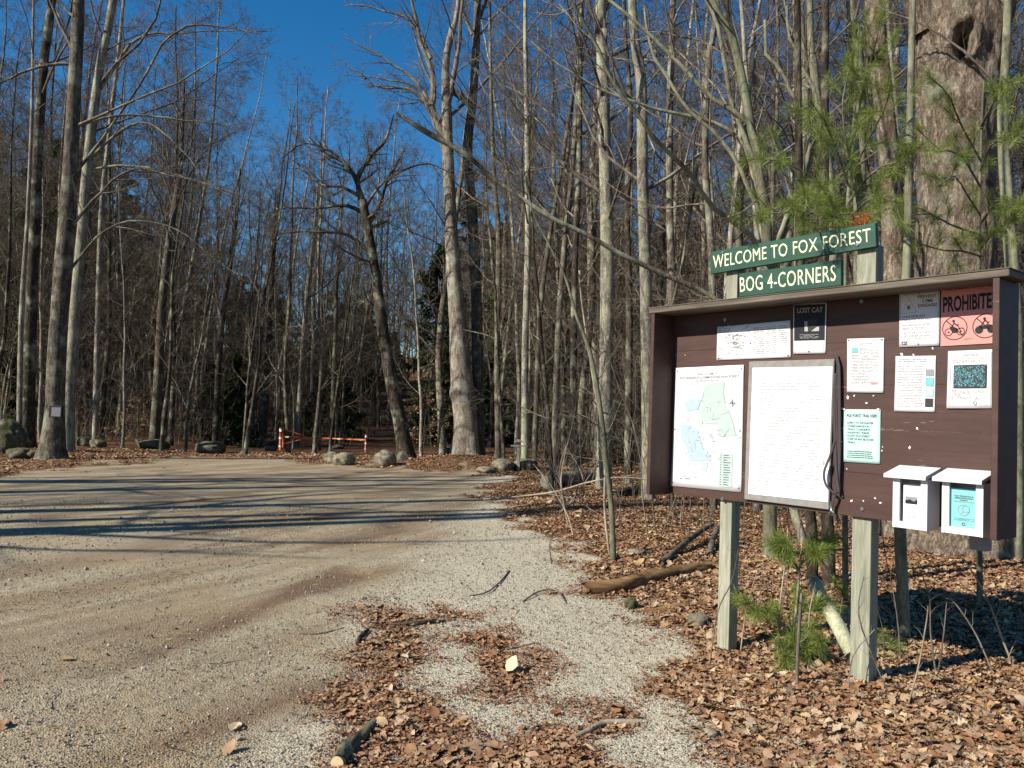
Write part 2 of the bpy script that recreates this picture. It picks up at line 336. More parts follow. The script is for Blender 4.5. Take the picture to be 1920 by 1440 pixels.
def build_ground():
    a = np.concatenate([np.linspace(45, 135, 460), np.linspace(135, 405, 120)[1:-1]]); a = np.radians(a)
    r = np.concatenate([[.15], np.geomspace(.6, 160, 420), np.geomspace(180, 900, 12)])
    A, Rr = np.meshgrid(a, r); X = Rr * np.cos(A); Y = Rr * np.sin(A)
    Z = height(X, Y); n = len(a); k = len(r)
    V = np.concatenate([np.stack([X, Y, Z], -1).reshape(-1, 3), [[0, 0, 0]]])
    i = np.arange(k - 1)[:, None] * n; j = np.arange(n)[None]; j2 = (j + 1) % n
    Q = np.stack([i + j, i + n + j, i + n + j2, i + j2], -1).reshape(-1, 4)
    tri = [[k * n, int(q), int((q + 1) % n)] for q in range(n)]
    me = mesh('ground', V, Q[:, ::-1].tolist() + tri, [M['ground']], True)
    P = V[:, :2]
    for nm, fn in (('leafy', leafiness), ('damp', dampness), ('coarse', coarseness)):
        at_ = me.attributes.new(nm, 'FLOAT', 'POINT'); at_.data.foreach_set('value', fn(P).astype(np.float32))
    obj('ground', me, kind='structure')
build_ground()
# ---------------------------------------------------------------- leaves and pebbles lying on the ground
def scatter_points(n, r0, r1, spread=.78, seed=1, p=1.0):
    g = np.random.default_rng(seed); u = g.random(n)
    r = r0 * (r1 / r0) ** (u ** p); a = np.pi / 2 + (g.random(n) * 2 - 1) * spread
    return np.stack([r * np.cos(a), r * np.sin(a)], 1), g
def scatter(name, label, P, g, shape, faces, size, tilt, m, lift, curl=0.):
    n = len(P); sh = np.array(shape); k = len(sh)
    s = size * np.exp(g.normal(0, .33, n)); yaw = g.random(n) * 2 * np.pi
    V = np.repeat(sh[None], n, 0) * s[:, None, None]
    if curl:
        c = g.normal(0, curl, (n, 1)); V[:, :, 2] += c * V[:, :, 0] ** 2 / s[:, None] + g.normal(0, curl * .8, (n, 1)) * V[:, :, 1] ** 2 / s[:, None] + g.normal(0, .06, (n, k)) * s[:, None]
    else: V *= g.uniform(.65, 1.25, (n, 1, 3))
    tx = g.normal(0, tilt, n); ty = g.normal(0, tilt, n)
    def rot(V, i, j, a):
        c, s_ = np.cos(a)[:, None], np.sin(a)[:, None]; x, y = V[:, :, i].copy(), V[:, :, j].copy()
        V[:, :, i] = x * c - y * s_; V[:, :, j] = x * s_ + y * c
    rot(V, 1, 2, tx); rot(V, 0, 2, ty); rot(V, 0, 1, yaw)
    z = height(P[:, 0], P[:, 1]); V[:, :, 2] -= V[:, :, 2].min(1)[:, None] * .6
    V += np.stack([P[:, 0], P[:, 1], z + lift * g.random(n)], 1)[:, None]
    fa = np.array(faces); Q = (np.arange(n)[:, None, None] * k + fa[None]).reshape(-1, fa.shape[1])
    return obj(name, mesh(name, V.reshape(-1, 3), Q, [m], bool(curl)), kind='stuff', label=label, category=name.replace('_', ' '))
LEAF = [(0, -.5, 0), (.0, -.2, .0), (0, .15, 0), (0, .5, 0), (-.22, -.3, .05), (-.3, .02, .08), (-.17, .3, .04), (.22, -.3, .05), (.3, .02, .08), (.17, .3, .04)]
LEAFF = [(0, 1, 4, 4), (1, 2, 5, 4), (2, 3, 6, 5), (0, 7, 1, 1), (1, 7, 8, 2), (2, 8, 9, 3)]
LEAFF3 = [(0, 1, 4), (1, 2, 5), (1, 5, 4), (2, 3, 6), (2, 6, 5), (0, 7, 1), (1, 7, 8), (1, 8, 2), (2, 8, 9), (2, 9, 3)]
P, g = scatter_points(400000, 2.2, 30, seed=3, p=.92)
lm = leafiness(P); keep = g.random(len(P)) < np.clip((lm - .45) * 1.9, 0.0012, 1) * np.where(sdist(P, GRAVEL) < 0, .6, .9); P = P[keep]
rr = np.hypot(P[:, 0], P[:, 1])
scatter('leaf_litter', 'dense brown fallen leaves covering the verge and woodland floor', P, g, LEAF, LEAFF3, .026 + .0012 * rr + .018 * (g.random(len(P))[:, None, None] < .12)[:, 0, 0], .2, M['litter'], .014, .7)
P, g = scatter_points(16000, 2.2, 9, seed=23, p=.9); lm = leafiness(P); P = P[g.random(len(P)) < np.clip((lm - .6) * 2, 0, 1) * np.where(sdist(P, GRAVEL) < 0, .25, 1)]
hw = [.04, .06, .2, .12, .3, .17, .34, .18, .26, .1, .0]; n_ = len(hw); OAK = [(0, -.55 + 1.1 * i / (n_ - 1), 0) for i in range(n_)] + [(-h, -.55 + 1.1 * i / (n_ - 1) + .05, abs(h) * .3) for i, h in enumerate(hw)] + [(h, -.55 + 1.1 * i / (n_ - 1) + .05, abs(h) * .3) for i, h in enumerate(hw)]
OAKF = [(i, i + 1, n_ + i + 1, n_ + i) for i in range(n_ - 1)] + [(i, 2 * n_ + i, 2 * n_ + i + 1, i + 1) for i in range(n_ - 1)]
scatter('oak_leaves', 'larger lobed tan oak leaves lying loose on top of the litter', P, g, OAK, OAKF, .05, .24, M['oak'], .02, .9)
P, g = scatter_points(190000, 2.2, 11, seed=13, p=.95)
lm = leafiness(P); ed = np.exp(-((lm - .42) / .22) ** 2); keep = g.random(len(P)) < np.clip(np.where(lm > .42, 1 - .35 * (sdist(P, GRAVEL) > 0), ed), .0, 1) * (.35 + .65 * (fbm(P[:, 0] * 4, P[:, 1] * 4, 3, 33) > -.08)); P = P[keep]
scatter('leaf_crumbs', 'reddish crumbled leaf fragments thinning out at the edges of the leaf patches', P, g, LEAF, LEAFF3, .011 + .0012 * np.hypot(P[:, 0], P[:, 1]), .35, M['crumb'], .012, .9)
P, g = scatter_points(130000, 2.2, 14, seed=4, p=1.0)
lm = leafiness(P); keep = g.random(len(P)) < np.where(lm < .5, .06 + .3 * coarseness(P) + .75 * sstep(-.15, .2, fbm(P[:, 0] * 1.3, P[:, 1] * 1.3, 3, 21) + .25 * (P[:, 0] > -1)), .12)
P = P[keep]
OCT = [(1, 0, 0), (-1, 0, 0), (0, 1, 0), (0, -1, 0), (0, 0, .7), (0, 0, -.7)]
OCTF = [(0, 2, 4), (2, 1, 4), (1, 3, 4), (3, 0, 4), (2, 0, 5), (1, 2, 5), (3, 1, 5), (0, 3, 5)]
scatter('gravel_stones', 'small pale stones and grit strewn over the gravel lot', P, g, OCT, OCTF, (.0030 + .0030 * (g.random(len(P)) < .04)) + .00035 * np.hypot(P[:, 0], P[:, 1]), 1., M['pebble'], .001)
# ---------------------------------------------------------------- trees
def perp(T, g):
    A = np.cross(T, g.normal(size=T.shape)); return A / (np.linalg.norm(A, axis=-1, keepdims=True) + 1e-12)
def children(P, R, L, k, t0, t1, ang, lr, rr_, n, wander, trop, g, rmin=.002, taper=.25, short=.65):
    """k side branches on each of the branches P; all at once"""
    B, m, _ = P.shape
    t = t0 + (t1 - t0) * (np.arange(k)[None] + g.random((B, k))) / k
    x = t * (m - 1); i = np.clip(x.astype(int), 0, m - 2); f = (x - i)[..., None]; b = np.arange(B)[:, None]
    pos = P[b, i] * (1 - f) + P[b, i + 1] * f; T = P[b, i + 1] - P[b, i]; T /= np.linalg.norm(T, axis=-1, keepdims=True) + 1e-12
    Rt = R[b, i] * (1 - f[..., 0]) + R[b, i + 1] * f[..., 0]
    a = np.radians(ang) * (1 + g.normal(0, .22, (B, k)))[..., None]
    az = perp(T, g); D = T * np.cos(a) + az * np.sin(a)
    Ln = L[:, None] * lr * (1 - short * (t - t0) / max(1e-6, 1 - t0)) * g.uniform(.6, 1.3, (B, k))
    r0 = np.maximum(Rt * rr_ * g.uniform(.6, 1.1, (B, k)), rmin)
    pos = pos.reshape(-1, 3); D = D.reshape(-1, 3); Ln = Ln.ravel(); r0 = r0.ravel()
    C = np.empty((len(pos), n, 3)); C[:, 0] = pos
    for s in range(1, n):
        D = D + g.normal(0, wander, D.shape) + np.array([0, 0, trop]); D /= np.linalg.norm(D, axis=1, keepdims=True)
        C[:, s] = C[:, s - 1] + D * (Ln / (n - 1))[:, None]
    return C, r0[:, None] * np.linspace(1, taper, n)[None], Ln
def crown_mesh(name, P, R, L, g, spec, m, sides=(6, 4, 3, 3), extra=None):
    Vs, Qs, n0 = [], [], 0
    for li, s in enumerate(spec):
        P, R, L = children(P, R, L, s['k'], s.get('t0', .2), s.get('t1', .98), s['a'], s['l'], s.get('r', .5), s['n'], s.get('w', .12), s.get('tr', .03), g, s.get('rmin', .002), s.get('taper', .25), s.get('short', .6))
        V, Q = tubes(P, R, sides[min(li, len(sides) - 1)]); Vs.append(V); Qs.append(Q + n0); n0 += len(V)
        if li == 0 and extra:
            for EP, ER in extra:
                EL = np.linalg.norm(np.diff(EP, axis=0), axis=1).sum(); EP2 = smooth_line(EP, s['n']); ER2 = np.interp(np.linspace(0, 1, s['n']), np.linspace(0, 1, len(ER)), ER)
                P = np.concatenate([P, EP2[None]]); R = np.concatenate([R, ER2[None]]); L = np.concatenate([L, [EL * .8]])
    return mesh(name, np.concatenate(Vs), np.concatenate(Qs), [m], True), (P, R, L)
def trunk_rings(P, R, sides=14, flare=.7, rough=.06, seed=0, zf=1.2):
    g = np.random.default_rng(seed); V, Q = tubes(P[None], R[None], sides); k = len(P); V = V.reshape(k, sides, 3)
    th = np.arange(sides) / sides * 2 * np.pi; h = (P[:, 2] - P[0, 2])[:, None]
    lob = np.sin(th * 3 + g.random() * 6)[None] * .5 + np.sin(th * 5 + g.random() * 6)[None] * .4
    s = 1 + flare * np.exp(-np.maximum(h, 0) / (R[0] * zf)) * (.55 + .45 * lob) + rough * (fbm(np.cos(th)[None] * 1.5 + h * .9 + seed, np.sin(th)[None] * 1.5 + h * .4, 3, seed) * 2)
    return (P[:, None] + (V - P[:, None]) * s[..., None]).reshape(-1, 3), Q
SP_FOREST = [dict(k=26, t0=.16, a=50, l=.24, r=.36, n=7, w=.13, tr=.06, short=.5), dict(k=9, a=46, l=.42, r=.55, n=5, w=.17, tr=.03), dict(k=9, a=44, l=.45, r=.6, n=4, w=.2, rmin=.005), dict(k=5, a=40, l=.5, r=.7, n=3, w=.18, rmin=.0045)]
def make_trunk(h, r, g, lean=.045, wander=.045, n=16):
    P = np.zeros((n, 3)); D = np.array([g.normal(0, lean), g.normal(0, lean), 1.]); b = D.copy()
    for i in range(1, n):
        D = D + np.append(g.normal(0, wander, 2), 0) + (b - D) * .15; D /= np.linalg.norm(D); P[i] = P[i - 1] + D * h / (n - 1)
    return P, r * (1 - .82 * np.linspace(0, 1, n) ** 1.15)
protos = {}
def proto_bare(key, h, r, seed, bk, spec=SP_FOREST, tw='twig_far', lean=.03, sides=9):
    g = np.random.default_rng(seed); P, R = make_trunk(h, r, g, lean)
    V, Q = trunk_rings(P, R, sides, .5, .05, seed); tm = mesh('trunk', V - [0, 0, .15], Q, [M[bk]], True)
    cm, _ = crown_mesh('crown', P[None], R[None], np.array([h]), g, spec, M[tw])
    protos[key] = (tm, cm)
def needles(P, L, g, per, size, width, m, name='foliage', droop=.25, up=.0):
    """flat sprays of foliage along branches"""
    B, k, _ = P.shape; t = g.random((B, per)) ** .75; x = t * (k - 1); i = np.clip(x.astype(int), 0, k - 2); f = (x - i)[..., None]; b = np.arange(B)[:, None]
    pos = (P[b, i] * (1 - f) + P[b, i + 1] * f).reshape(-1, 3); T = (P[b, i + 1] - P[b, i]).reshape(-1, 3); T /= np.linalg.norm(T, axis=1, keepdims=True) + 1e-9
    D = T * .6 + g.normal(0, .55, T.shape) * np.array([1, 1, .45]) + np.array([0, 0, up - droop * .5]); D /= np.linalg.norm(D, axis=1, keepdims=True)
    S_ = np.cross(D, np.array([0, 0, 1.]) + g.normal(0, .35, D.shape)); S_ /= np.linalg.norm(S_, axis=1, keepdims=True) + 1e-9
    s = size * g.uniform(.5, 1.3, len(pos))[:, None]; w = width * g.uniform(.6, 1.3, len(pos))[:, None]
    V = np.stack([pos - S_ * w * .3, pos + D * s * .5 - S_ * w - [0, 0, .01], pos + D * s - np.array([0, 0, 1]) * droop * s, pos + D * s * .45 + S_ * w], 1)
    return V.reshape(-1, 3), np.arange(len(pos) * 4).reshape(-1, 4)
def proto_conifer(key, h, r, seed, t0=.08, spread=.26, per=12):
    g = np.random.default_rng(seed); P, R = make_trunk(h, r, g, .01)
    V, Q = trunk_rings(P, R, 8, .4, .04, seed); tm = mesh('trunk', V - [0, 0, .15], Q, [M['bark_dark']], True)
    B1, R1, L1 = children(P[None], R[None], np.array([h]), 70, t0, .99, 82, spread, .3, 6, .06, -.015, g, .008, .2, .85)
    B2, R2, L2 = children(B1, R1, L1, 8, .15, .98, 48, .38, .5, 4, .08, -.02, g, .004)
    V1, Q1 = tubes(B1, R1, 4); V2, Q2 = tubes(B2, R2, 3)
    cm = mesh('branches', np.concatenate([V1, V2]), np.concatenate([Q1, Q2 + len(V1)]), [M['bark_dark']], True)
    Vn, Qn = needles(B2, L2, g, per, .30, .05, None); Vm, Qm = needles(B1, L1, g, per * 2, .3, .05, None)
    fm = mesh('foliage', np.concatenate([Vn, Vm]), np.concatenate([Qn, Qm + len(Vn)]), [M['hemlock']], False)
    protos[key] = (tm, cm, fm)
bk = ['bark', 'bark_dark', 'bark_pale', 'bark', 'bark_birch', 'bark_dark', 'bark', 'bark_pale']
for i in range(8): proto_bare('bare%d' % i, 15 + 1.1 * i % 5 + i * .4, .085 + .016 * (i % 4), 100 + i, bk[i])
for i in range(2): proto_bare('shade%d' % i, 17 + i, .27 - .06 * i, 400 + i, 'bark', [dict(k=11, t0=.3, a=45, l=.26, r=.42, n=8, w=.12, tr=.05), dict(k=5, a=44, l=.42, r=.5, n=5, w=.16), dict(k=5, a=42, l=.45, r=.6, n=4, w=.2, rmin=.003)], 'twig', .05, 16)
for i in range(4): proto_bare('pole%d' % i, 9 + i, .045 + .01 * i, 200 + i, ['bark', 'bark_dark', 'bark_pale', 'bark'][i], [dict(k=22, t0=.15, a=55, l=.22, r=.4, n=5, w=.14, tr=.05), dict(k=8, a=44, l=.45, r=.6, n=4, w=.18, rmin=.004), dict(k=5, a=38, l=.5, r=.7, n=3, w=.15, rmin=.003)], lean=.05, sides=6)
for i in range(4): proto_conifer('conifer%d' % i, [13, 10, 16, 6][i], [.15, .12, .18, .07][i], 300 + i, [.12, .06, .3, .02][i], [.2, .24, .2, .26][i])
def plant(key, name, x, y, s=1., rz=0., tilt=(0, 0), **k):
    e = empty(name, (x, y, hz(x, y)), rz, **k); e.rotation_euler = (tilt[0], tilt[1], rz); e.scale = (s, s, s)
    for me in protos[key]:
        o = bpy.data.objects.new(me.name.split('.')[0], me); S.collection.objects.link(o); o.parent = e
    return e
# ---- single trees that the photograph shows one by one
heroes = []
def hero(label, pts, depth, bkey='bark', tw='twig', seed=1, t0=.4, k=12, limbs=(), llen=.28, ang=48, name='bare_tree', top=7., sides=14, spec=None, lk=(8, 7, 4), burl=None, rough=.07, rings=40, flare=.7, ground=True, tr=.04):
    """pts: (px, py, width px); the trunk goes on for `top` metres above the last point"""
    W3 = [np.append(at(px, py, depth), w / 2 / F * depth) for px, py, w in pts]
    b = W3[0].copy(); 
    if ground: b[2] = hz(b[0], b[1]) - .1; W3[0] = b
    W3 = np.array(W3)
    if top:
        d = W3[-1, :3] - W3[-2, :3]; d /= np.linalg.norm(d); d = d * .5 + np.array([0, 0, .5]); d /= np.linalg.norm(d)
        W3 = np.concatenate([W3, [np.append(W3[-1, :3] + d * top, .015)]])
    g = np.random.default_rng(seed); C = smooth_line(W3, rings); P, R = C[:, :3], np.maximum(C[:, 3], .008)
    V, Q = trunk_rings(P, R, sides, flare, rough, seed)
    if burl is not None:
        for bp, br, bh in burl: 
            q = at(*bp, depth) - [0, R[0] * .6, 0]; dd = np.linalg.norm(V - q, axis=1); idx = np.argmin(np.abs(P[:, 2][None] - V[:, 2][:, None]), 1)
            out = V - P[idx]; out /= np.linalg.norm(out, axis=1, keepdims=True); V += out * (bh * np.exp(-(dd / br) ** 2))[:, None]
    root = empty(name, W3[0, :3], label=label, category='tree')
    tr_ = wobj('trunk', V, Q, M[bkey], root, True)
    H = P[-1, 2] - P[0, 2]; ex = []
    Vs, Qs, n0 = [], [], 0
    for lb in limbs:
        ls = [at(q[0], q[1], depth + (q[3] if len(q) > 3 else 0)) for q in lb]; lr_ = [q[2] / 2 / F * depth for q in lb]
        LC = smooth_line(np.column_stack([ls, lr_]), 18); LC[1:, :3] += np.cumsum(g.normal(0, .018 * np.linalg.norm(LC[-1, :3] - LC[0, :3]) / 3, (17, 3)), 0) * np.linspace(.4, 1, 17)[:, None]; ex.append((LC[:, :3], LC[:, 3]))
        v, q = tubes(LC[None, :, :3], LC[None, :, 3], 8); Vs.append(v); Qs.append(q + n0); n0 += len(v)
    if Vs: wobj('limb', np.concatenate(Vs), np.concatenate(Qs), M[bkey], root, True)
    sp_ = spec or [dict(k=k, t0=t0, a=ang, l=llen, r=.38, n=8, w=.11, tr=tr), dict(k=lk[0], a=42, l=.42, r=.55, n=5, w=.14, tr=.02), dict(k=lk[1], a=40, l=.45, r=.6, n=4, w=.16, rmin=.003), dict(k=lk[2], a=38, l=.5, r=.7, n=3, w=.15, rmin=.0025)]
    cm, _ = crown_mesh('crown', (P - W3[0, :3])[None], R[None], np.array([H]), g, sp_, M[tw], extra=[(a - W3[0, :3], b_) for a, b_ in ex])
    obj('crown', cm, root); heroes.append((W3[0, 0], W3[0, 1])); return root, tr_
def tree_list():
    hero('tall dark-barked tree carrying the small framed notice at left edge of the gravel lot', [(98, 858, 42), (102, 780, 34), (105, 700, 33), (118, 500, 30), (130, 350, 27), (140, 150, 23), (148, 0, 20)], 20.6, 'bark', seed=11, t0=.45, k=9,
         limbs=[[(135, 330, 8), (200, 250, 5), (330, 60, 4), (420, 40, 3), (500, 60, 1.5)], [(146, 120, 8), (60, 130, 5), (-60, 190, 3)], [(128, 430, 7), (230, 330, 4), (300, 330, 3), (480, 380, 1.5)], [(138, 240, 6), (230, 220, 4), (350, 230, 3), (470, 240, 1.3)], [(120, 520, 6), (210, 425, 4), (320, 430, 2.5), (440, 520, 1.2)]], rough=.12)
    hero('mossy grey trunk just right of the tree with the framed notice', [(125, 815, 26), (133, 700, 22), (143, 560, 20), (153, 450, 19), (165, 300, 18), (188, 120, 15), (212, 0, 13)], 24, 'bark_birch', seed=12, t0=.45, k=10,
         limbs=[[(158, 320, 6), (230, 310, 5), (330, 325, 3.5), (430, 360, 1.5)], [(180, 180, 6), (250, 75, 5), (340, 62, 3), (500, 50, 1.4)], [(165, 300, 6), (270, 230, 4), (380, 330, 1.5)]])
    hero('dark straight trunk behind the framed-notice tree, leaning slightly right', [(52, 812, 26), (56, 650, 22), (62, 480, 20), (70, 300, 18), (82, 120, 16), (97, 0, 14)], 25, 'bark_dark', seed=13, t0=.5, k=9, limbs=[[(78, 180, 6), (120, 40, 4), (130, -60, 3)]])
    hero('thin pale trunk beside the dark straight trunk at the left edge', [(38, 812, 10), (40, 600, 9), (52, 400, 7), (60, 200, 6), (63, 0, 4)], 23, 'bark_pale', seed=14, t0=.5, k=6, top=3)
    hero('slim tree rising behind the rocks with upswept fine branches', [(180, 808, 11), (182, 650, 10), (190, 400, 9), (205, 250, 8), (232, 0, 6)], 28, 'bark_pale', seed=15, t0=.35, k=12, ang=30)
    hero('thick-based grey tree with a fan of upright branches left of the sky gap', [(290, 825, 20), (297, 700, 17), (305, 560, 15), (320, 430, 13), (335, 340, 11), (342, 230, 7), (345, 170, 4)], 28, 'bark', seed=16, t0=.42, k=20, ang=24, llen=.34, top=.5, lk=(9, 7, 4))
    hero('slim fan-crowned tree against the lower end of the sky gap', [(404, 822, 12), (412, 650, 11), (425, 540, 10), (440, 430, 8), (450, 330, 4)], 31, 'bark_dark', seed=17, t0=.4, k=16, ang=22, llen=.35, top=.3, lk=(8, 6, 4))
    hero('dark trunk standing just left of the gate posts', [(492, 831, 14), (500, 700, 12), (508, 560, 10), (512, 470, 9), (515, 400, 5)], 32, 'bark_dark', seed=18, t0=.45, k=14, ang=30, top=1)
    hero('pale slender trunk behind the left half of the gate', [(558, 818, 10), (566, 680, 9), (575, 560, 8), (590, 420, 5)], 34, 'bark_pale', seed=19, t0=.45, k=12, ang=28, top=2)
    hero('straight grey trunk behind the middle of the gate', [(622, 815, 9), (628, 650, 8), (632, 520, 7), (640, 400, 4)], 35, 'bark', seed=20, t0=.4, k=12, ang=28, top=2)
    hero('leaning dark oak with crooked spreading limbs right of the gate', [(765, 854, 34), (752, 800, 27), (735, 720, 25), (718, 620, 22), (705, 520, 19), (690, 430, 17), (680, 375, 14)], 24.5, 'bark_dark', seed=21, t0=.55, k=5, ang=60, top=0, flare=.5,
         limbs=[[(682, 390, 11), (670, 340, 9), (690, 300, 7), (720, 260, 5), (735, 215, 2)], [(690, 420, 9), (712, 380, 7), (728, 330, 5), (760, 280, 2)], [(684, 400, 9), (650, 385, 7), (600, 390, 5), (545, 385, 3), (500, 400, 1.5)], [(678, 370, 8), (640, 350, 6), (600, 345, 4.5), (550, 300, 2)], [(680, 372, 8), (655, 310, 6), (620, 290, 4), (590, 260, 2)], [(700, 480, 8), (650, 440, 6), (590, 435, 4), (520, 440, 2)], [(684, 390, 7), (720, 340, 5), (790, 310, 3.5), (840, 330, 1.5)], [(680, 370, 6), (640, 300, 5), (570, 270, 3.5), (520, 300, 1.5)]], lk=(14, 9, 6))
    hero('big pale furrowed trunk with a burl at the far edge of the gravel lot', [(872, 864, 52), (873, 800, 44), (868, 740, 42), (862, 660, 38), (857, 590, 32), (850, 500, 27), (845, 420, 25), (841, 320, 22), (838, 215, 19), (836, 120, 14), (848, 55, 12), (860, 0, 8)], 25.5, 'bark_pale', seed=22, t0=.5, k=6, rings=120, sides=28, rough=.10, burl=[((850, 738), .22, .14)],
         limbs=[[(840, 270, 13), (812, 200, 12), (812, 130, 10), (790, 70, 8), (770, 0, 5), (760, -60, 3)], [(838, 200, 12), (860, 120, 9), (868, 40, 6), (872, -60, 4)], [(808, 110, 7), (770, 40, 5), (700, 12, 3), (640, 5, 1.5)], [(836, 250, 8), (780, 150, 6), (715, 100, 4), (640, 60, 1.5)], [(830, 230, 8), (770, 170, 6), (700, 165, 4), (620, 110, 1.5)], [(838, 300, 7), (790, 180, 5), (740, 160, 3), (650, 150, 1.3)]], lk=(9, 7, 5), llen=.3)
    hero('tall companion trunk with a sawn limb stub, touching the burled tree', [(897, 862, 26), (896, 700, 23), (893, 560, 21), (888, 440, 20), (880, 330, 19), (877, 270, 18), (887, 180, 16), (893, 80, 15), (896, 0, 12)], 26, 'bark', seed=23, t0=.6, k=6, rings=80, rough=.1, limbs=[[(880, 195, 13), (860, 178, 12), (836, 160, 11)], [(888, 60, 9), (905, 20, 6), (925, -40, 4)], [(886, 65, 8), (865, 10, 5), (860, -60, 3)]])
    # rank of trunks to the right of the burled tree
    for i, (a, lab) in enumerate([
        ([(935, 860, 12), (932, 650, 11), (935, 450, 10), (925, 300, 8), (918, 0, 5)], 'thin trunk first to the right of the sawn-limb tree'),
        ([(985, 852, 15), (985, 650, 13), (990, 450, 12), (988, 250, 10), (985, 0, 7)], 'pale speckled trunk beside the capped trail post'),
        ([(1003, 850, 10), (1012, 600, 10), (1030, 450, 9), (1055, 300, 8), (1080, 130, 6), (1095, 0, 4)], 'thin trunk sweeping right above the capped trail post'),
        ([(1040, 862, 13), (1046, 640, 12), (1058, 470, 11), (1072, 330, 10), (1085, 150, 9), (1090, 0, 7)], 'grey trunk leaning right behind the brush pile'),
        ([(1078, 872, 14), (1076, 700, 13), (1078, 500, 12), (1086, 300, 11), (1088, 100, 9), (1090, 0, 8)], 'dark double trunk in the rank behind the thin sapling'),
        ([(1133, 886, 30), (1136, 700, 27), (1139, 500, 26), (1136, 350, 25), (1132, 200, 24), (1128, 60, 22), (1126, 0, 20)], 'stout lichened trunk directly behind the thin sapling'),
        ([(1217, 905, 26), (1214, 700, 24), (1210, 500, 23), (1205, 330, 21), (1202, 150, 20), (1185, 0, 16)], 'speckled black-and-white trunk left of the notice board'),
        ([(1178, 880, 15), (1180, 600, 13), (1176, 400, 12), (1182, 200, 10), (1170, 0, 7)], 'dark trunk between the lichened and speckled trunks'),
        ([(1268, 900, 16), (1262, 600, 15), (1256, 400, 14), (1256, 200, 13), (1262, 0, 11)], 'grey trunk rising behind the left end of the board roof'),
        ([(1340, 900, 14), (1335, 500, 14), (1322, 300, 13), (1330, 100, 12), (1345, 0, 11)], 'smooth trunk behind the left end of the green sign'),
        ([(1395, 900, 20), (1385, 420, 16), (1398, 300, 15), (1385, 150, 13), (1360, 0, 11)], 'brown trunk above the letters of the green sign'),
        ([(1500, 900, 20), (1498, 450, 18), (1502, 300, 18), (1510, 150, 15), (1500, 0, 13)], 'forked smooth trunk above the middle of the green sign'),
        ([(1560, 900, 24), (1560, 400, 17), (1540, 250, 16), (1525, 120, 15), (1518, 0, 12)], 'greenish trunk behind the end of the word forest'),
        ([(1612, 900, 24), (1612, 400, 22), (1612, 200, 20), (1605, 60, 20), (1595, 0, 18)], 'smooth grey trunk directly above the right sign post'),
        ([(1678, 900, 46), (1676, 500, 42), (1668, 300, 38), (1650, 120, 34), (1640, 0, 34)], 'shaggy light-barked trunk left of the giant tree'),
        ([(1905, 900, 30), (1902, 600, 26), (1890, 400, 22), (1880, 200, 18), (1890, 0, 14)], 'slanting trunk just right of the giant tree'),
    ]):
        d = [25, 22, 23, 22, 21, 16.5, 14.5, 19, 17, 13, 15, 13.5, 12, 12.5, 10.5, 9.0][i]
        b = ['bark', 'bark_birch', 'bark', 'bark', 'bark_dark', 'bark_birch', 'bark_birch', 'bark_dark', 'bark', 'bark', 'bark_dark', 'bark_green', 'bark_green', 'bark_green', 'bark_giant', 'bark_green'][i]
        hero(lab, a, d, b, seed=40 + i, t0=.3 if i != 14 else .8, k=12 if d < 16 else 18, llen=.2 if d < 16 else .22, ang=50, lk=(7, 6, 4), rings=60, rough=.08, flare=.35, sides=18)
    # the giant
    root, tr_ = hero('giant furrowed trunk with a dark hollow behind the right end of the notice board', [(1800, 960, 190), (1798, 800, 150), (1792, 600, 138), (1790, 480, 132), (1793, 360, 128), (1797, 250, 136), (1800, 150, 150), (1805, 60, 158), (1810, 0, 165), (1815, -80, 175)], 9.6, 'bark_giant', seed=70, t0=.9, k=4, top=0, rings=260, sides=110, rough=.1, flare=.35,
         limbs=[[(1745, 60, 70), (1715, -60, 60), (1700, -260, 50)], [(1850, 20, 70), (1880, -100, 60), (1920, -260, 50)]])
    me = tr_.data; n = len(me.vertices); co = np.zeros(n * 3); me.vertices.foreach_get('co', co); co = co.reshape(-1, 3) + np.array(root.location)
    ax = at(1798, 400, 9.6); th = np.arctan2(co[:, 1] - ax[1], co[:, 0] - ax[0]); rr_ = np.hypot(co[:, 0] - ax[0], co[:, 1] - ax[1]) + 1e-9
    d_ = .045 * np.abs(fbm(th * 9 + .6 * fbm(co[:, 2] * 1.5, th, 2, 5) * 6, co[:, 2] * 1.3, 4, 8)) * 2 + .03 * fbm(th * 24, co[:, 2] * 7, 3, 3)
    hq = at(1822, 62, 9.0); dh = np.sqrt(((co[:, 0] - hq[0]) / .10) ** 2 + ((co[:, 2] - hq[2]) / .17) ** 2); front = co[:, 1] < ax[1]
    d_ = np.where(front, d_ - .42 * np.exp(-(dh * (1 + .8 * fbm(co[:, 0] * 7, co[:, 2] * 7, 3, 2))) ** 4) + (.05 + .05 * np.sign(co[:, 0] - hq[0])) * np.exp(-((dh - 1.35 - .5 * fbm(co[:, 0] * 6, co[:, 2] * 6, 2, 7)) / .28) ** 2), d_)
    co[:, 0] += (co[:, 0] - ax[0]) / rr_ * d_; co[:, 1] += (co[:, 1] - ax[1]) / rr_ * d_
    me.vertices.foreach_set('co', (co - np.array(root.location)).ravel()); me.update()
    # many-stemmed tree that arches up and left from behind the notice board
    D = 8.5
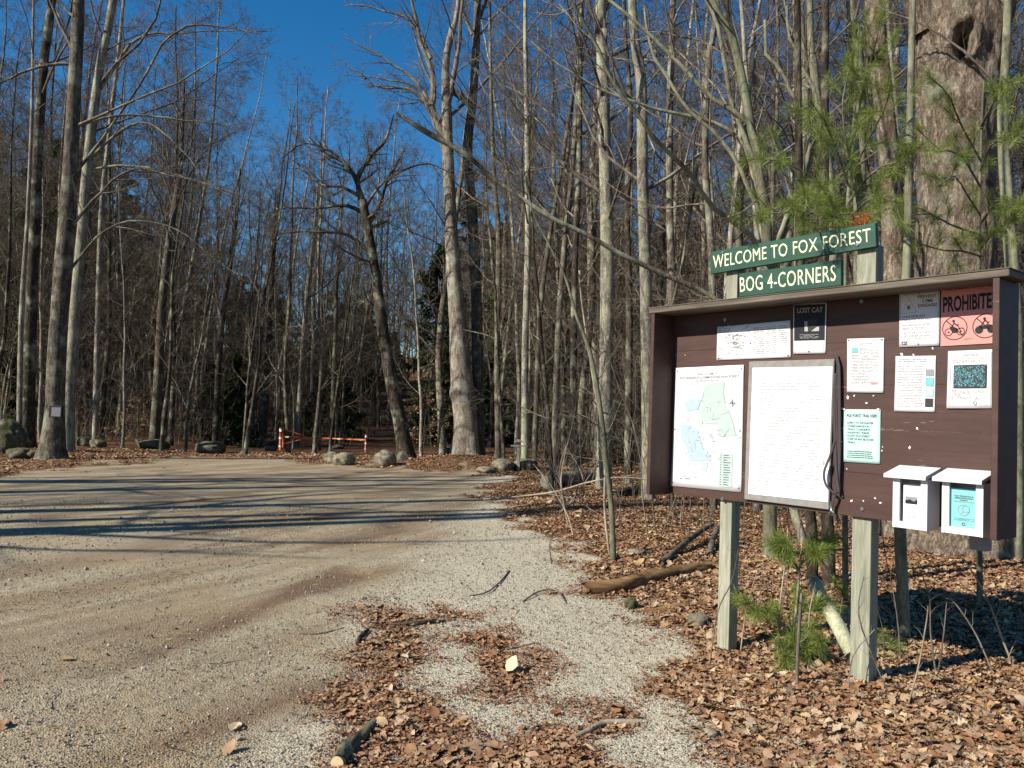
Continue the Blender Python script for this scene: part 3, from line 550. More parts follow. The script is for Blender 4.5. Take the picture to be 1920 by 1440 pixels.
    hero('many-stemmed tree arching up and left from behind the green sign', [(1448, 900, 26), (1440, 520, 22), (1432, 380, 20), (1415, 290, 18), (1398, 180, 17), (1370, 60, 15), (1330, -20, 13)], D, 'bark_green', seed=80, t0=.5, k=6, llen=.22, top=3, flare=.2, lk=(5, 5, 3),
         limbs=[[(1440, 480, 13), (1410, 260, 11), (1340, 190, 9), (1270, 120, 8), (1200, 50, 7), (1140, 0, 6), (1080, -60, 4)], [(1436, 460, 12), (1400, 268, 9), (1320, 215, 8), (1200, 188, 6), (1100, 150, 4.5), (1000, 60, 3)],
                [(1440, 500, 11), (1415, 450, 10), (1330, 400, 9, -.5), (1290, 340, 8, -.7), (1230, 290, 7, -1), (1150, 200, 6, -1.2), (1060, 60, 5, -1.4), (1010, 0, 4, -1.5)], [(1434, 420, 10), (1360, 270, 8), (1290, 200, 7), (1240, 100, 6), (1230, 0, 4)],
                [(1428, 360, 11), (1370, 180, 9), (1350, 60, 8), (1320, 0, 6)], [(1440, 500, 10), (1520, 260, 9), (1480, 130, 8), (1440, 60, 7), (1445, 0, 6)], [(1442, 520, 10), (1540, 240, 8), (1535, 190, 8), (1490, 60, 6), (1488, 0, 5)]])
    # one long bare limb, broken end in the air
    hero('long bare stem slanting from the board up to a broken end by the burled tree', [(1420, 640, 11), (1340, 560, 10), (1235, 510, 9.5), (1167, 478, 9), (1100, 440, 8.5), (1033, 408, 8.5), (983, 375, 8.5), (925, 335, 9), (870, 287, 10), (800, 248, 11), (744, 212, 6)], 11.5, 'bark', seed=81, t0=.1, k=9, llen=.16, top=0, flare=0, ground=False, lk=(4, 4, 2), ang=40)
    hero('thin greenish sapling standing alone on the leafy verge left of the board', [(1151, 1052, 12), (1147, 960, 10.5), (1138, 880, 10), (1130, 800, 9.5), (1118, 720, 9), (1103, 650, 8), (1080, 590, 6), (1060, 520, 5), (1030, 460, 3.5), (1000, 400, 2)], 8.2, 'bark_green', seed=82, t0=.2, k=12, llen=.2, top=.4, flare=.15, name='sapling', lk=(5, 4, 0) if False else (5, 4, 2), ang=55, rings=40, sides=10)
    hero('very thin pale stem growing against the greenish sapling', [(1148, 1000, 4.5), (1134, 960, 4.5), (1134, 880, 4), (1128, 800, 4), (1110, 700, 3), (1090, 560, 2)], 8.4, 'twig_pale', seed=83, t0=.3, k=8, llen=.2, top=.3, flare=0, name='sapling', lk=(4, 3, 2), sides=8)
    # trees beside the frame whose shadows lie across the lot
    W_ = ['first', 'second', 'third', 'fourth', 'fifth', 'sixth', 'seventh', 'eighth', 'ninth', 'tenth', 'eleventh', 'twelfth']
    for i, (x, y, k_) in enumerate([(-12.4, 7.8, 's'), (-13.2, 4.9, 's'), (-14.6, 3.5, 's'), (-13.5, 11.6, 's'), (-15, 8.3, 's'), (-17, 3.8, 's'), (-16, 10.8, 's'), (-18.8, 9.2, 'bare4'), (-21, 1.6, 'bare3'), (-23, 4.6, 'bare6')]):
        plant(['shade0', 'shade1'][i % 2] if k_ == 's' else k_, 'bare_tree', x, y, .95 + .03 * (i % 3), i * 1.3, label=W_[i] + ' bare tree left of the view', category='tree', group='trees left of the view')
tree_list()
# ---------------------------------------------------------------- the woods behind: every tree an object
def woods():
    g = np.random.default_rng(55); placed = [np.array(h) for h in heroes]
    gv = lambda x, y: sdist(np.array([[x, y]]), GRAVEL)[0]
    def ok(x, y, dmin):
        return all((p[0] - x) ** 2 + (p[1] - y) ** 2 > dmin * dmin for p in placed)
    def fill(n, y0, y1, k0, k1, keys, dmin, smin, smax, name, label, cat, group, cond=None, p=1.):
        c = 0; tries = 0
        while c < n and tries < n * 60:
            tries += 1; y = y0 + (y1 - y0) * g.random() ** p; k = k0 + (k1 - k0) * g.random(); x = k * y
            if gv(x, y) < 1.2 or not ok(x, y, dmin) or (cond and not cond(x, y, k)): continue
            placed.append(np.array([x, y])); c += 1
            plant(keys[g.integers(len(keys))], name, x, y, g.uniform(smin, smax), g.random() * 6.28, (g.normal(0, .02), g.normal(0, .02)), label=label, category=cat, group=group)
    B = ['bare%d' % i for i in range(8)]; Pp = ['pole%d' % i for i in range(4)]
    gap = lambda k: -.40 < k < -.15          # the sky gap over the track
    track = lambda x, y: abs(x - (-5.2 - .05 * (y - 30))) < 1.6 and y > 28
    fill(74, 27, 55, -.74, -.08, B, 1.6, .8, 1.15, 'bare_tree', 'tall bare tree in the crowded woods left of and behind the gate', 'tree', 'bare trees of the left woods', lambda x, y, k: not track(x, y) and (not gap(k) or y > 44), 1.2)
    fill(84, 15, 50, -.05, .72, B, 1.3, .85, 1.2, 'bare_tree', 'tall bare tree in the crowded woods right of the gravel lot', 'tree', 'bare trees of the right woods', lambda x, y, k: y > 15 + 8 * abs(k - .7), 1.2)
    fill(82, 48, 85, -.72, .72, B, 2., .75, 1.0, 'bare_tree', 'distant bare tree far back in the woods', 'tree', 'distant bare trees', lambda x, y, k: not gap(k) or g.random() < .7, 1.)
    fill(60, 26, 50, -.74, -.02, Pp, .8, .8, 1.3, 'pole_tree', 'slim young bare pole among the bigger trunks of the left woods', 'young tree', 'young poles of the left woods', lambda x, y, k: not track(x, y), 1.1)
    fill(60, 13, 45, -.02, .72, Pp, .7, .7, 1.2, 'pole_tree', 'slim young bare pole among the bigger trunks of the right woods', 'young tree', 'young poles of the right woods', None, 1.2)
    fill(48, 34, 72, -.74, .1, ['conifer0', 'conifer1', 'conifer2'], 1.8, .75, 1.25, 'conifer', 'dark green conifer standing in the left woods', 'conifer', 'conifers of the left woods', lambda x, y, k: not track(x, y) and (not gap(k)), .9)
    fill(24, 44, 75, -.42, -.14, ['conifer1', 'conifer3'], 1.5, .65, .95, 'conifer', 'low dark conifer under the sky gap beyond the gate', 'conifer', 'conifers beyond the gate', lambda x, y, k: not track(x, y), 1)
    fill(46, 27, 70, -.06, .74, ['conifer0', 'conifer1', 'conifer2'], 1.8, .75, 1.35, 'conifer', 'dark green conifer standing in the right woods', 'conifer', 'conifers of the right woods', None, .9)
    fill(30, 29, 50, -.74, .3, ['conifer3'], 1.2, .35, .8, 'young_conifer', 'knee to head high young conifer on the shaded woodland floor', 'young conifer', 'young conifers', lambda x, y, k: not track(x, y), 1)
woods()
# withered beech saplings that keep their leaves
def beech(label, px, py, w, h, depth, seed):
    g = np.random.default_rng(seed); b = at(px, py, depth); b[2] = hz(b[0], b[1])
    root = empty('beech_sapling', b, label=label, category='sapling')
    P, R = make_trunk(h, .012, g, .1, .05, 8); B1, R1, L1 = children(P[None], R[None], np.array([h]), 14, .1, 1, 65, .55, .6, 5, .1, 0, g, .004)
    B2, R2, L2 = children(B1, R1, L1, 5, .2, 1, 45, .5, .6, 4, .12, 0, g, .003)
    V, Q = tubes(P[None], R[None], 6); obj('stem', mesh('stem', V, Q, [M['twig']]), root)
    V1, Q1 = tubes(B1, R1, 3); V2, Q2 = tubes(B2, R2, 3); obj('twigs', mesh('twigs', np.concatenate([V1, V2]), np.concatenate([Q1, Q2 + len(V1)]), [M['twig']]), root)
    V, Q = needles(B2, L2, g, 3, .075, .026, None, droop=.5); obj('foliage', mesh('foliage', V, Q, [M['beech_leaf']]), root)
beech('small beech with withered tan leaves behind the long mossy rock', 250, 815, 0, 1.6, 29, 1)
beech('low beech with tan leaves between the rock and the fan-branched tree', 222, 815, 0, 1.3, 28, 2)
beech('tall beech sapling with tan leaves between the leaning oak and the burled tree', 785, 840, 0, 3.0, 27, 3)
beech('small beech with tan leaves just right of the leaning oak', 808, 850, 0, 1.9, 28, 4)
# ---------------------------------------------------------------- rocks
def rock(label, px, py, w, h, m='rock', seed=1, depth=None, name='boulder', sink=.25, flatk=1., dpx=1.):
    """px, py: middle of the foot; w, h in pixels"""
    p = gnd(px, py); Y = depth or p[1]; p = at(px, py, Y); s = Y / F
    g = np.random.default_rng(seed); n = 26; u = np.linspace(0, np.pi, n)[:, None]; v = np.linspace(0, 2 * np.pi, 40, endpoint=False)[None]
    x, y, z = np.sin(u) * np.cos(v), np.sin(u) * np.sin(v), np.cos(u) * np.ones_like(v)
    pw = lambda a: np.sign(a) * np.abs(a) ** .88
    r = 1 + .75 * fbm(x * 1.4 + seed, y * 1.4 + z * 1.1 + seed * 3, 3, seed) + .12 * fbm(x * 6, y * 6 + z * 5, 3, seed + 4)
    x, y, z = pw(x) * r, pw(y) * r, pw(z) * r
    sx = w * s / (x.max() - x.min()); sz = h * s / (z.max() - z.min()) * (1 + sink)
    V = np.stack([x * sx, y * sx * dpx, z * sz], -1).reshape(-1, 3); gz = hz(p[0], Y)
    V += [p[0], Y + sx * .6, gz - V[:, 2].min() - h * s * sink]
    i = np.arange(n - 1)[:, None] * 40; j = np.arange(40)[None]; j2 = (j + 1) % 40
    Q = np.stack([i + j, i + 40 + j, i + 40 + j2, i + j2], -1).reshape(-1, 4)
    return wobj(name, V, Q, M[m], None, True, label=label, category='rock')
rock('rounded grey boulder right half of the pair in front of the gate', 643, 873, 42, 24, 'rock', 1)
rock('smaller boulder left half of the pair in front of the gate', 619, 868, 30, 20, 'rock', 2)
rock('tall round-topped boulder with one dark side in front of the leaning oak', 719, 876, 45, 31, 'rock', 3, dpx=.8)
rock('small light boulder at the foot of the left gate post', 505, 839, 24, 10, 'rock_moss', 4, 30)
rock('long low mossy boulder below the fan-branched tree', 278, 838, 60, 20, 'rock_moss', 5, 27)
rock('broad angular mossy boulder left of the gate', 388, 852, 54, 24, 'rock_moss', 6, 26)
rock('pale rock on the leaf bank behind the framed-notice tree', 180, 822, 30, 16, 'rock', 7, 27)
rock('pointed mossy rock in shade on the leaf bank', 160, 818, 34, 20, 'rock_moss', 8, 28)
rock('huge dark boulder at the very left edge of the view', 2, 862, 64, 66, 'rock_moss', 9, 22)
rock('low flat rock at the foot of the huge dark boulder', 30, 858, 44, 20, 'rock_moss', 10, 20.5)
rock('small bright mossy rock left of the framed-notice tree', 58, 854, 26, 16, 'rock_moss', 11, 20.6)
rock('pale lichened rock half buried by the capped trail post', 944, 885, 46, 22, 'rock', 12)
rock('rough pale rock under the brush right of the capped trail post', 985, 884, 50, 20, 'rock', 13)
rock('low rock between the fallen twigs at the lot corner', 912, 888, 40, 12, 'rock', 14)
rock('brownish rock on the forest floor beyond the gate bar', 630, 830, 26, 9, 'rock_moss', 15, 33)
rock('mossy hump of rock behind the left gate post', 520, 826, 34, 14, 'rock_moss', 16, 33)
rock('ochre mossy rock behind the small beech by the burled tree', 840, 852, 30, 20, 'rock_moss', 17, 28)
rock('flat pale lichened stone at the foot of the thin sapling', 1196, 1056, 34, 10, 'rock', 18, dpx=.6)
rock('grey stone tucked in leaves left of the left board post', 1310, 1185, 44, 20, 'rock', 19)
rock('fist-sized pale stone among the leaves near the bottom edge', 1417, 1395, 16, 13, 'rock', 20, name='stone')
rock('grey stone at the gravel edge near the bottom of the view', 1335, 1392, 26, 14, 'rock', 21, name='stone')
rock('small tan lump of stone below the end of the fallen log', 1184, 1142, 26, 18, 'rock_moss', 22, name='stone')
# ---------------------------------------------------------------- gate
def gate():
    D = 29.5; root = empty('barrier_gate', gnd(527, 838) * [1, 1, 0], label='orange swing gate with white bands closing the woodland track', category='gate')
    root.location = (at(527, 838, D)[0], D, hz(at(527, 838, D)[0], D)); s = D / F
    for nm, px, top, bot, w, bands, mm in (('post', 527, 801, 840, 5.2, ((803, 809), (818, 823), (833, 838)), 'orange'), ('post', 686.5, 814, 846, 3.0, ((815, 820), (828, 833), (840, 843)), 'orange')):
        c = Col(); a = at(px, bot + 4, D); b = at(px, top, D); a[0] = b[0]; c.tube([a, b], w / 2 * s, 12); pst = c.mk(nm, M[mm], root, True, world=True)
        for t0, t1 in bands:
            c = Col(); c.tube([at(px, t1, D) * [0, 1, 1] + [a[0], 0, 0], at(px, t0, D) * [0, 1, 1] + [a[0], 0, 0]], w / 2 * s + .006, 12); c.mk('reflective_band', M['white'], pst, True, world=True)
    c = Col(); c.tube([at(530.5, 840, D), at(530.5, 803, D)], .025, 8); c.mk('hinge_post', M['orange'], root, True, world=True)
    c = Col(); c.tube([at(530, 819, D), at(685, 825, D)], .032, 10); bar = c.mk('gate_bar', M['orange'], root, True, world=True)
    for x, y in ((538, 819.3), (592, 821.3), (635, 823), (677, 824.6)):
        c = Col(); q = at(x, y, D - .036); c.box(q - [.06, .002, .025], q + [.06, .002, .025]); c.mk('reflector', M['cream'], bar, world=True)
    for a, b in (((531, 804), (580, 821)), ((531, 833), (576, 821))):
        c = Col(); c.tube([at(*a, D), at(*b, D)], .016, 8); c.mk('brace', M['orange'], root, True, world=True)
gate()
def trail_post():
    D = 21.5; s = D / F; b = at(972, 868, D); b[2] = hz(b[0], D)
    root = empty('trail_post', b, label='weathered wooden post with a small square cap at the edge of the woods', category='post')
    c = Col(); t = at(972, 829, D)[2]; c.box((b[0] - .045, D - .045, b[2] - .1), (b[0] + .045, D + .045, t)); c.mk('pole', M['post'], root, world=True, bevel=.008)
    c = Col(); c.box((b[0] - .12, D - .12, t), (b[0] + .12, D + .12, t + .03)); c.box((b[0] - .07, D - .07, t + .033), (b[0] + .07, D + .07, t + .07)); c.mk('cap', M['post'], root, world=True, bevel=.008)
    c = Col(); c.box((b[0] - .22, D - .062, t - .12), (b[0] + .22, D - .048, t - .08)); c.mk('crossbar', M['post'], root, world=True)
trail_post()
def small_notice():
    D = 20.6 - .42; a, b_ = at(92, 760, D), at(115, 783, D)
    root = empty('framed_notice', (a + b_) / 2, label='small dark-framed white notice fixed to the trunk at left', category='notice')
    c = Col(); c.box((a[0], D, b_[2]), (b_[0], D + .08, a[2])); c.mk('frame', M['black'], root, world=True, bevel=.006)
    a, b_ = at(97, 763.5, D - .003), at(113, 781, D - .003); c = Col(); c.box((a[0], D - .006, b_[2]), (b_[0], D - .003, a[2])); c.mk('paper', flat('greyed_paper', (.16, .16, .18)), root, world=True)
small_notice()
# ---------------------------------------------------------------- the notice board; local x runs along the board, y away from the viewer, z up
KA = .6634; KO = np.array([.9244, 5.3712, 0]); KRZ = math.atan2(-math.cos(KA), math.sin(KA))
kd = np.array([math.sin(KA), -math.cos(KA), 0]); kn = np.array([math.cos(KA), math.sin(KA), 0])
L_, ZB, ZT, DEP = 2.15, 1.011, 2.224, .206
def uvw(px, py, w):
    r = ray(px, py); C = np.array([0, 0, CAMH]); t = ((KO + kn * w - C) @ kn) / (r @ kn); Q = C + r * t - KO
    return np.array([Q @ kd, w, Q[2]])
KZ = hz(*(KO + kd * 1.)[:2])
kroot = empty('notice_board', KO, KRZ, label='large dark brown wooden notice board with roof on two grey posts', category='notice board')
def planks(u0, u1, w0, w1, z0, z1, n, gap=.0016):
    c = Col(); h = (z1 - z0) / n
    for i in range(n): c.box((u0, w0 + .0002 * (i % 2), z0 + i * h + gap / 2), (u1, w1, z0 + (i + 1) * h - gap / 2))
    return c
planks(.03, L_ - .03, DEP, DEP + .024, ZB, ZT - .001, 5).mk('back_panel', M['brown'], kroot)
for u in (0, L_ - .032):
    c = Col(); c.box((u, 0, ZB - .005), (u + .03, DEP + .024, ZT - .002)); c.mk('side_panel', M['brown'], kroot, bevel=.003)
c = Col(); c.box((-.02, -.006, ZT), (L_ + .04, DEP + .026, ZT + .034)); c.mk('roof', M['roofwood'], kroot, bevel=.006)
c = Col(); c.box((-.022, -.008, ZT + .0355), (L_ + .042, DEP + .026, ZT + .041)); c.mk('roof_sheet', M['roofwood'], kroot, bevel=.002)
PW = DEP + .026
for us, x0 in ((.430, 0), (1.325, 1)):
    a = uvw(1350 if not x0 else 1603, 600, PW); c = Col(); wd = .089 + .02 * x0
    c.box((us, PW, -.3), (us + wd, PW + .089, ZT + .36 - .06 * x0)); pst = c.mk('post', M['post'], kroot, bevel=.004)
def quad_board(TL, TR, BR, BL, w, th, name, m, parent=None, bevel=0, **k):
    q = [uvw(*p, w) for p in (TL, TR, BR, BL)]; f = np.array(q); b = f + [0, th, 0]
    return f, np.concatenate([f, b]), [(0, 3, 2, 1), (4, 5, 6, 7), (0, 1, 5, 4), (1, 2, 6, 5), (2, 3, 7, 6), (3, 0, 4, 7)]
def sheet(name, label, cat, TL, TR, BR, BL, m, w=DEP - .004, th=.0008, nu=10, nv=14, curl=.003, seed=0, parent=None, edge=0):
    """a slightly buckled sheet fixed on the board; returns its root object and the corner array"""
    f = np.array([uvw(*p, w) for p in (TL, TR, BR, BL)]); cen = f.mean(0); g = np.random.default_rng(seed + 5)
    s, t = np.meshgrid(np.linspace(0, 1, nu), np.linspace(0, 1, nv)); V = quadmap(f, s.ravel(), t.ravel())
    e = (1 - 16 * ((s - .5) ** 2) * ((t - .5) ** 2)).ravel()
    V[:, 1] -= curl * (fbm(s.ravel() * 2.2 + seed, t.ravel() * 2.5, 2, seed) + .5) * 1.2
    n = nu * nv; i = np.arange(nv - 1)[:, None] * nu; j = np.arange(nu - 1)[None]
    Q = np.stack([i + j, i + nu + j, i + nu + j + 1, i + j + 1], -1).reshape(-1, 4)
    me = mesh(name, V - cen, Q, [M[m]], True); wl = KO + kd * cen[0] + kn * cen[1] + [0, 0, cen[2]]
    o = obj(name, me, None, wl, KRZ, label=label, category=cat); sm = o.modifiers.new('thickness', 'SOLIDIFY'); sm.thickness = th; sm.offset = 1
    f2 = f.copy(); f2[:, 1] -= curl * 1.25 + .0012
    return o, f2 - cen
def quadmap(f, s, t):
    s = np.asarray(s, float)[:, None]; t = np.asarray(t, float)[:, None]
    return f[0] * (1 - s) * (1 - t) + f[1] * s * (1 - t) + f[2] * s * t + f[3] * (1 - s) * t
def text2d(s, bold=0., cond=1., sp=1.):
    cu = bpy.data.curves.new('t', 'FONT'); cu.body = s; cu.size = 1; cu.offset = bold; cu.resolution_u = 3; cu.space_character = sp
    o = bpy.data.objects.new('t', cu); S.collection.objects.link(o); me = bpy.data.meshes.new_from_object(o.evaluated_get(bpy.context.evaluated_depsgraph_get()))
    V = np.zeros(len(me.vertices) * 3); me.vertices.foreach_get('co', V); Fc = [list(p.vertices) for p in me.polygons]
    bpy.data.objects.remove(o); bpy.data.curves.remove(cu); bpy.data.meshes.remove(me); V = V.reshape(-1, 3)[:, :2]; V[:, 0] *= cond
    return V, Fc
class Print:
    """things printed on a quad: s to the right, t down, both 0..1"""
    def __init__(s, f): s.f = f; s.V = []; s.F = []; s.n = 0; s.seg = []; s.W = np.linalg.norm(f[1] - f[0]); s.H = np.linalg.norm(f[3] - f[0])
    def add(s, ST, Fc, lift=0):
        ST = np.asarray(ST, float); V = quadmap(s.f, ST[:, 0], ST[:, 1]); V[:, 1] -= lift
        s.V.append(V); s.F += [[int(i) + s.n for i in q] for q in Fc]; s.n += len(V)
    def text(s, body, s0, s1, t0, t1, bold=.0, sp=1.):
        """fits the line of text in the box"""
        V, Fc = text2d(body, bold, 1, sp); a, b = V.min(0), V.max(0); U = (V - a) / (b - a)
        W_ = quadmap(s.f, s0 + (s1 - s0) * U[:, 0], t1 - (t1 - t0) * U[:, 1]); s.seg.append((W_, Fc))
    def rect(s, s0, t0, s1, t1, lift=0): s.add([(s0, t0), (s0, t1), (s1, t1), (s1, t0)], [(0, 1, 2, 3)], lift)
    def line(s, pts, w=.004, closed=False):
        P = np.array(pts, float) * [s.W, s.H]
        if closed: P = np.concatenate([P, P[:1]])
        for a, b in zip(P[:-1], P[1:]):
            d = b - a; l = np.linalg.norm(d) + 1e-9; d /= l; n = np.array([-d[1], d[0]]) * w * s.W / 2; a = a - d * w * s.W * .4; b = b + d * w * s.W * .4
            s.add(np.array([a + n, a - n, b - n, b + n]) / [s.W, s.H], [(0, 1, 2, 3)])
    def ring(s, c, r, w=.004, a0=0, a1=360, n=28):
        th = np.radians(np.linspace(a0, a1, n)); k = s.W / s.H
        s.line(np.stack([c[0] + r * np.cos(th), c[1] + r * k * np.sin(th)], 1), w)
    def blob(s, pts, lift=0): s.add(pts, [list(range(len(pts)))], lift)
    def disc(s, c, r): th = np.linspace(0, 2 * np.pi, 20)[:-1]; s.blob(np.stack([c[0] + r * np.cos(th), c[1] + r * s.W / s.H * np.sin(th)], 1))
    def words(s, s0, s1, t0, t1, n, h=.45, seed=0, cen=False, fill=.85):
        """lines of print too small to read"""
        g = np.random.default_rng(seed); dt = (t1 - t0) / n
        for i in range(n):
            x = s0; end = s1 - (g.random() * .12 + (.4 if g.random() < .15 else 0)) * (s1 - s0); off = (s1 - end) / 2 if cen else 0
            while x < end:
                w = g.uniform(.012, .06) * (s1 - s0) * 1.4
                if g.random() < fill: s.rect(x + off, t0 + i * dt + g.random() * dt * .1, min(x + w, end) + off, t0 + i * dt + dt * h)
                x += w + .012 * (s1 - s0)
    def mk(s, name, m, parent, **k):
        for V, Fc in s.seg: r = obj('text_line', mesh('text_line', V, Fc, [M[m]]), parent, **k)
        return obj(name, mesh(name, np.concatenate(s.V), s.F, [M[m]]), parent, **k) if s.V else r
# green name boards
for (lab, TL, TR, BR, BL, body, box, bolts) in (
        ('upper green board with cream letters', (1332, 472), (1641, 417), (1643, 462), (1332, 514), 'WELCOME TO FOX FOREST', (.02, .975, .20, .76), ((.09, .13), (.905, .80))),
        ('lower green board with cream letters', (1385, 513), (1577, 486), (1577, 535), (1386, 557), 'BOG 4-CORNERS', (.012, .955, .18, .80), ())):
    f, V, Fc = quad_board(TL, TR, BR, BL, PW - .034, .03, 'name_board', 'sign')
    sb = obj('name_board', mesh('name_board', V, Fc, [M['sign']]), kroot, label=lab); bv = sb.modifiers.new('b', 'BEVEL'); bv.width = .002
    fr = f.copy(); fr[:, 1] -= .0018; p = Print(fr); p.text(body, *box, bold=.0, sp=1.06)
    pv = p.seg[0][0]; pv += np.stack([fbm(pv[:, 0] * 260, pv[:, 2] * 260, 2, 3), 0 * pv[:, 0], fbm(pv[:, 0] * 260 + 50, pv[:, 2] * 260, 2, 4)], 1) * .004; p.seg = [(pv, p.seg[0][1])]
    p.mk('lettering', 'cream', sb)
    for bx, bt in bolts:
        q = quadmap(f, [bx], [bt])[0]; c = Col(); c.tube([q, q - [0, .006, 0]], .009, 12); c.mk('bolt', M['bolt'], sb)
for px, py in ((1616, 565), (1360, 600), (1617, 954), (1355, 935)):
    q = uvw(px, py, DEP); c = Col(); c.tube([q + [0, .002, 0], q - [0, .006, 0]], .011, 12); c.mk('bolt', M['bolt'], kroot)
# white scraps left by torn notices
for i, (x, y, s_) in enumerate([(1590, 745, 9), (1602, 742, 5), (1638, 742, 4), (1625, 756, 6), (1578, 828, 5), (1720, 803, 6), (1706, 839, 7), (1580, 931, 4), (1597, 939, 7), (1619, 939, 4), (1641, 934, 5), (1651, 943, 6), (1579, 766, 5), (1691, 664, 8), (1713, 665, 5), (1749, 653, 5), (1654, 845, 4), (1588, 879, 4), (1866, 790, 3), (1267, 667, 3), (1285, 666, 3), (1251, 915, 3), (1646, 767, 5), (1655, 838, 3)]):
    g = np.random.default_rng(i); c = Col(); q = uvw(x, y, DEP - .0016); a = g.random() * 3; k = s_ / F * 4.2 * .5
    pts = [q + np.array([math.cos(a + b) * k * r, 0, math.sin(a + b) * k * r]) for b, r in ((0, 1), (1.7, .7), (2.9, 1), (4.6, .6))]
    c.add(pts + [v + [0, -.0016, .0] for v in pts], [(0, 1, 2, 3), (7, 6, 5, 4), (0, 4, 5, 1), (1, 5, 6, 2), (2, 6, 7, 3), (3, 7, 4, 0)]); c.mk('paper_scrap', M['scrap'], kroot)
def pins(o, f, pts, m='bolt', r=.004):
    for a, b in pts:
        q = quadmap(f, [a], [b])[0]; c = Col(); c.tube([q, q - [0, .003, 0]], r, 8); c.mk('pin', M[m], o)
# --- trail map
o, f = sheet('trail_map', 'large white trail map with pale blue areas at the left of the board', 'map', (1268, 690), (1395, 684), (1390, 923), (1258, 911), 'paper', seed=1)
f1 = f.copy(); p = Print(f1)
for poly_, mm in (([(.42, .22), (.50, .14), (.74, .13), (.74, .22), (.76, .32), (.86, .42), (.93, .56), (.68, .57), (.66, .47), (.48, .47), (.40, .40)], 'mapgreen'), ([(.16, .30), (.27, .26), (.40, .27), (.38, .35), (.20, .37)], 'mapblue'), ([(.10, .48), (.30, .48), (.38, .52), (.46, .66), (.58, .72), (.58, .77), (.28, .78), (.22, .67), (.13, .60)], 'mapblue'), ([(.44, .78), (.54, .78), (.53, .86), (.45, .85)], 'mapgreen'), ([(.70, .70), (.88, .70), (.88, .97), (.70, .97)], 'mapgreen')):
    p = Print(f1); p.blob(poly_[::-1]); p.mk('map_area', mm, o)
f2 = f1.copy(); f2[:, 1] -= .0008; p = Print(f2)
p.text('TRAIL SYSTEM AT', .33, .64, .05, .068, .01); p.text('FOX RESEARCH & DEMONSTRATION FOREST', .07, .95, .077, .098, .01); p.text('HILLSBOROUGH, NH', .31, .66, .108, .124, .01)
g = np.random.default_rng(3)
for pl in ([(.45, .15), (.44, .25), (.38, .33), (.39, .42), (.52, .52), (.60, .60), (.62, .72)], [(.74, .14), (.74, .25), (.84, .40), (.92, .56)], [(.08, .30), (.14, .40), (.25, .45), (.39, .45)], [(.05, .60), (.08, .45), (.10, .38)], [(.57, .61), (.78, .60), (.99, .57)], [(.62, .62), (.66, .68), (.72, .68), (.74, .63)], [(.76, .62), (.86, .68), (.88, .63), (.82, .60)], [(.20, .66), (.24, .80)], [(.22, .82), (.40, .80)], [(.62, .72), (.68, .78)]):
    p.line(smooth_line(np.array(pl), 16), .0035)
for i in range(46):
    a = np.array([g.uniform(.15, .85), g.uniform(.25, .78)]); 
    if (a[0] < .5) == (a[1] > .45) or a[0] > .4: p.line([a, a + g.normal(0, .022, 2), a + g.normal(0, .035, 2)], .0035)
p.ring((.86, .30), .028, .006); p.line([(.86, .265), (.86, .335)], .006); p.line([(.80, .30), (.92, .30)], .006); p.mk('map_line', 'grey', o)
p = Print(f2); p.disc((.86, .30), .012); p.rect(.13, .925, .17, .93); p.rect(.21, .925, .29, .93); p.text('0     1000    2000     FEET', .13, .40, .908, .917); 
for i in range(13): p.rect(.76, .715 + i * .0195, .80 + .06 * g.random(), .72 + i * .0195); p.rect(.715, .715 + i * .0195, .73, .72 + i * .0195)
p.mk('legend_print', 'ink', o); pins(o, f1, ((.03, .03), (.97, .03), (.03, .97), (.97, .97), (.03, .52), (.97, .52)), 'ink')
# --- folded leaflet map
o, f = sheet('leaflet_map', 'creased wide white leaflet, half in roof shade, left of the lost cat poster', 'leaflet', (1345.6, 613), (1482, 600.6), (1483, 670), (1344, 675.6), 'paper', seed=2)
p = Print(f); p.words(.03, .2, .06, .2, 3, seed=3); p.words(.52, .67, .12, .9, 14, .4, 4); p.words(.69, .83, .12, .9, 14, .4, 5); p.words(.85, .97, .12, .7, 10, .4, 6); p.words(.03, .12, .6, .75, 4, .4, 8)
g = np.random.default_rng(9)
for i in range(60):
    a = np.array([g.normal(.28, .08), g.normal(.45, .15)]); p.line([a, a + g.normal(0, .03, 2), a + g.normal(0, .04, 2)], .004)
p.ring((.06, .9), .025, .004); p.mk('printed_lines', 'grey', o); pins(o, f, ((.03, .95), (.97, .95), (.48, .55)), 'ink')
# --- lost cat
o, f = sheet('lost_cat_poster', 'black lost cat poster with white tear-off strip below', 'poster', (1488, 569.5), (1550.6, 567), (1548, 662.5), (1488, 663.6), 'paper', seed=3)
p = Print(f); p.blob([(.03, .03), (.03, .74), (.97, .74), (.97, .03)]); p.mk('black_panel', 'black', o)
f2 = f.copy(); f2[:, 1] -= .0008; p = Print(f2); p.text('LOST CAT', .13, .90, .09, .19, .02); p.words(.2, .8, .62, .71, 4, .4, 2, True); p.blob([(.36, .36), (.36, .56), (.46, .56), (.5, .36)]); p.blob([(.55, .56), (.80, .56), (.80, .47), (.72, .48)]); p.mk('white_print', 'pale', o)
p = Print(f2)
for i in range(16): p.line([(.06 + i * .058, .79), (.065 + i * .058, .95)], .006); p.line([(.085 + i * .058, .80), (.087 + i * .058, .93)], .004)
p.mk('tear_off_print', 'grey', o)
f3 = f2.copy(); f3[:, 1] -= .0006; p = Print(f3); p.blob([(.46, .32), (.44, .42), (.47, .56), (.56, .56), (.72, .48), (.74, .36), (.70, .30), (.64, .34), (.54, .34)]); p.mk('cat_picture', 'ink', o); pins(o, f, ((.5, .03), (.5, .96)), 'ink')
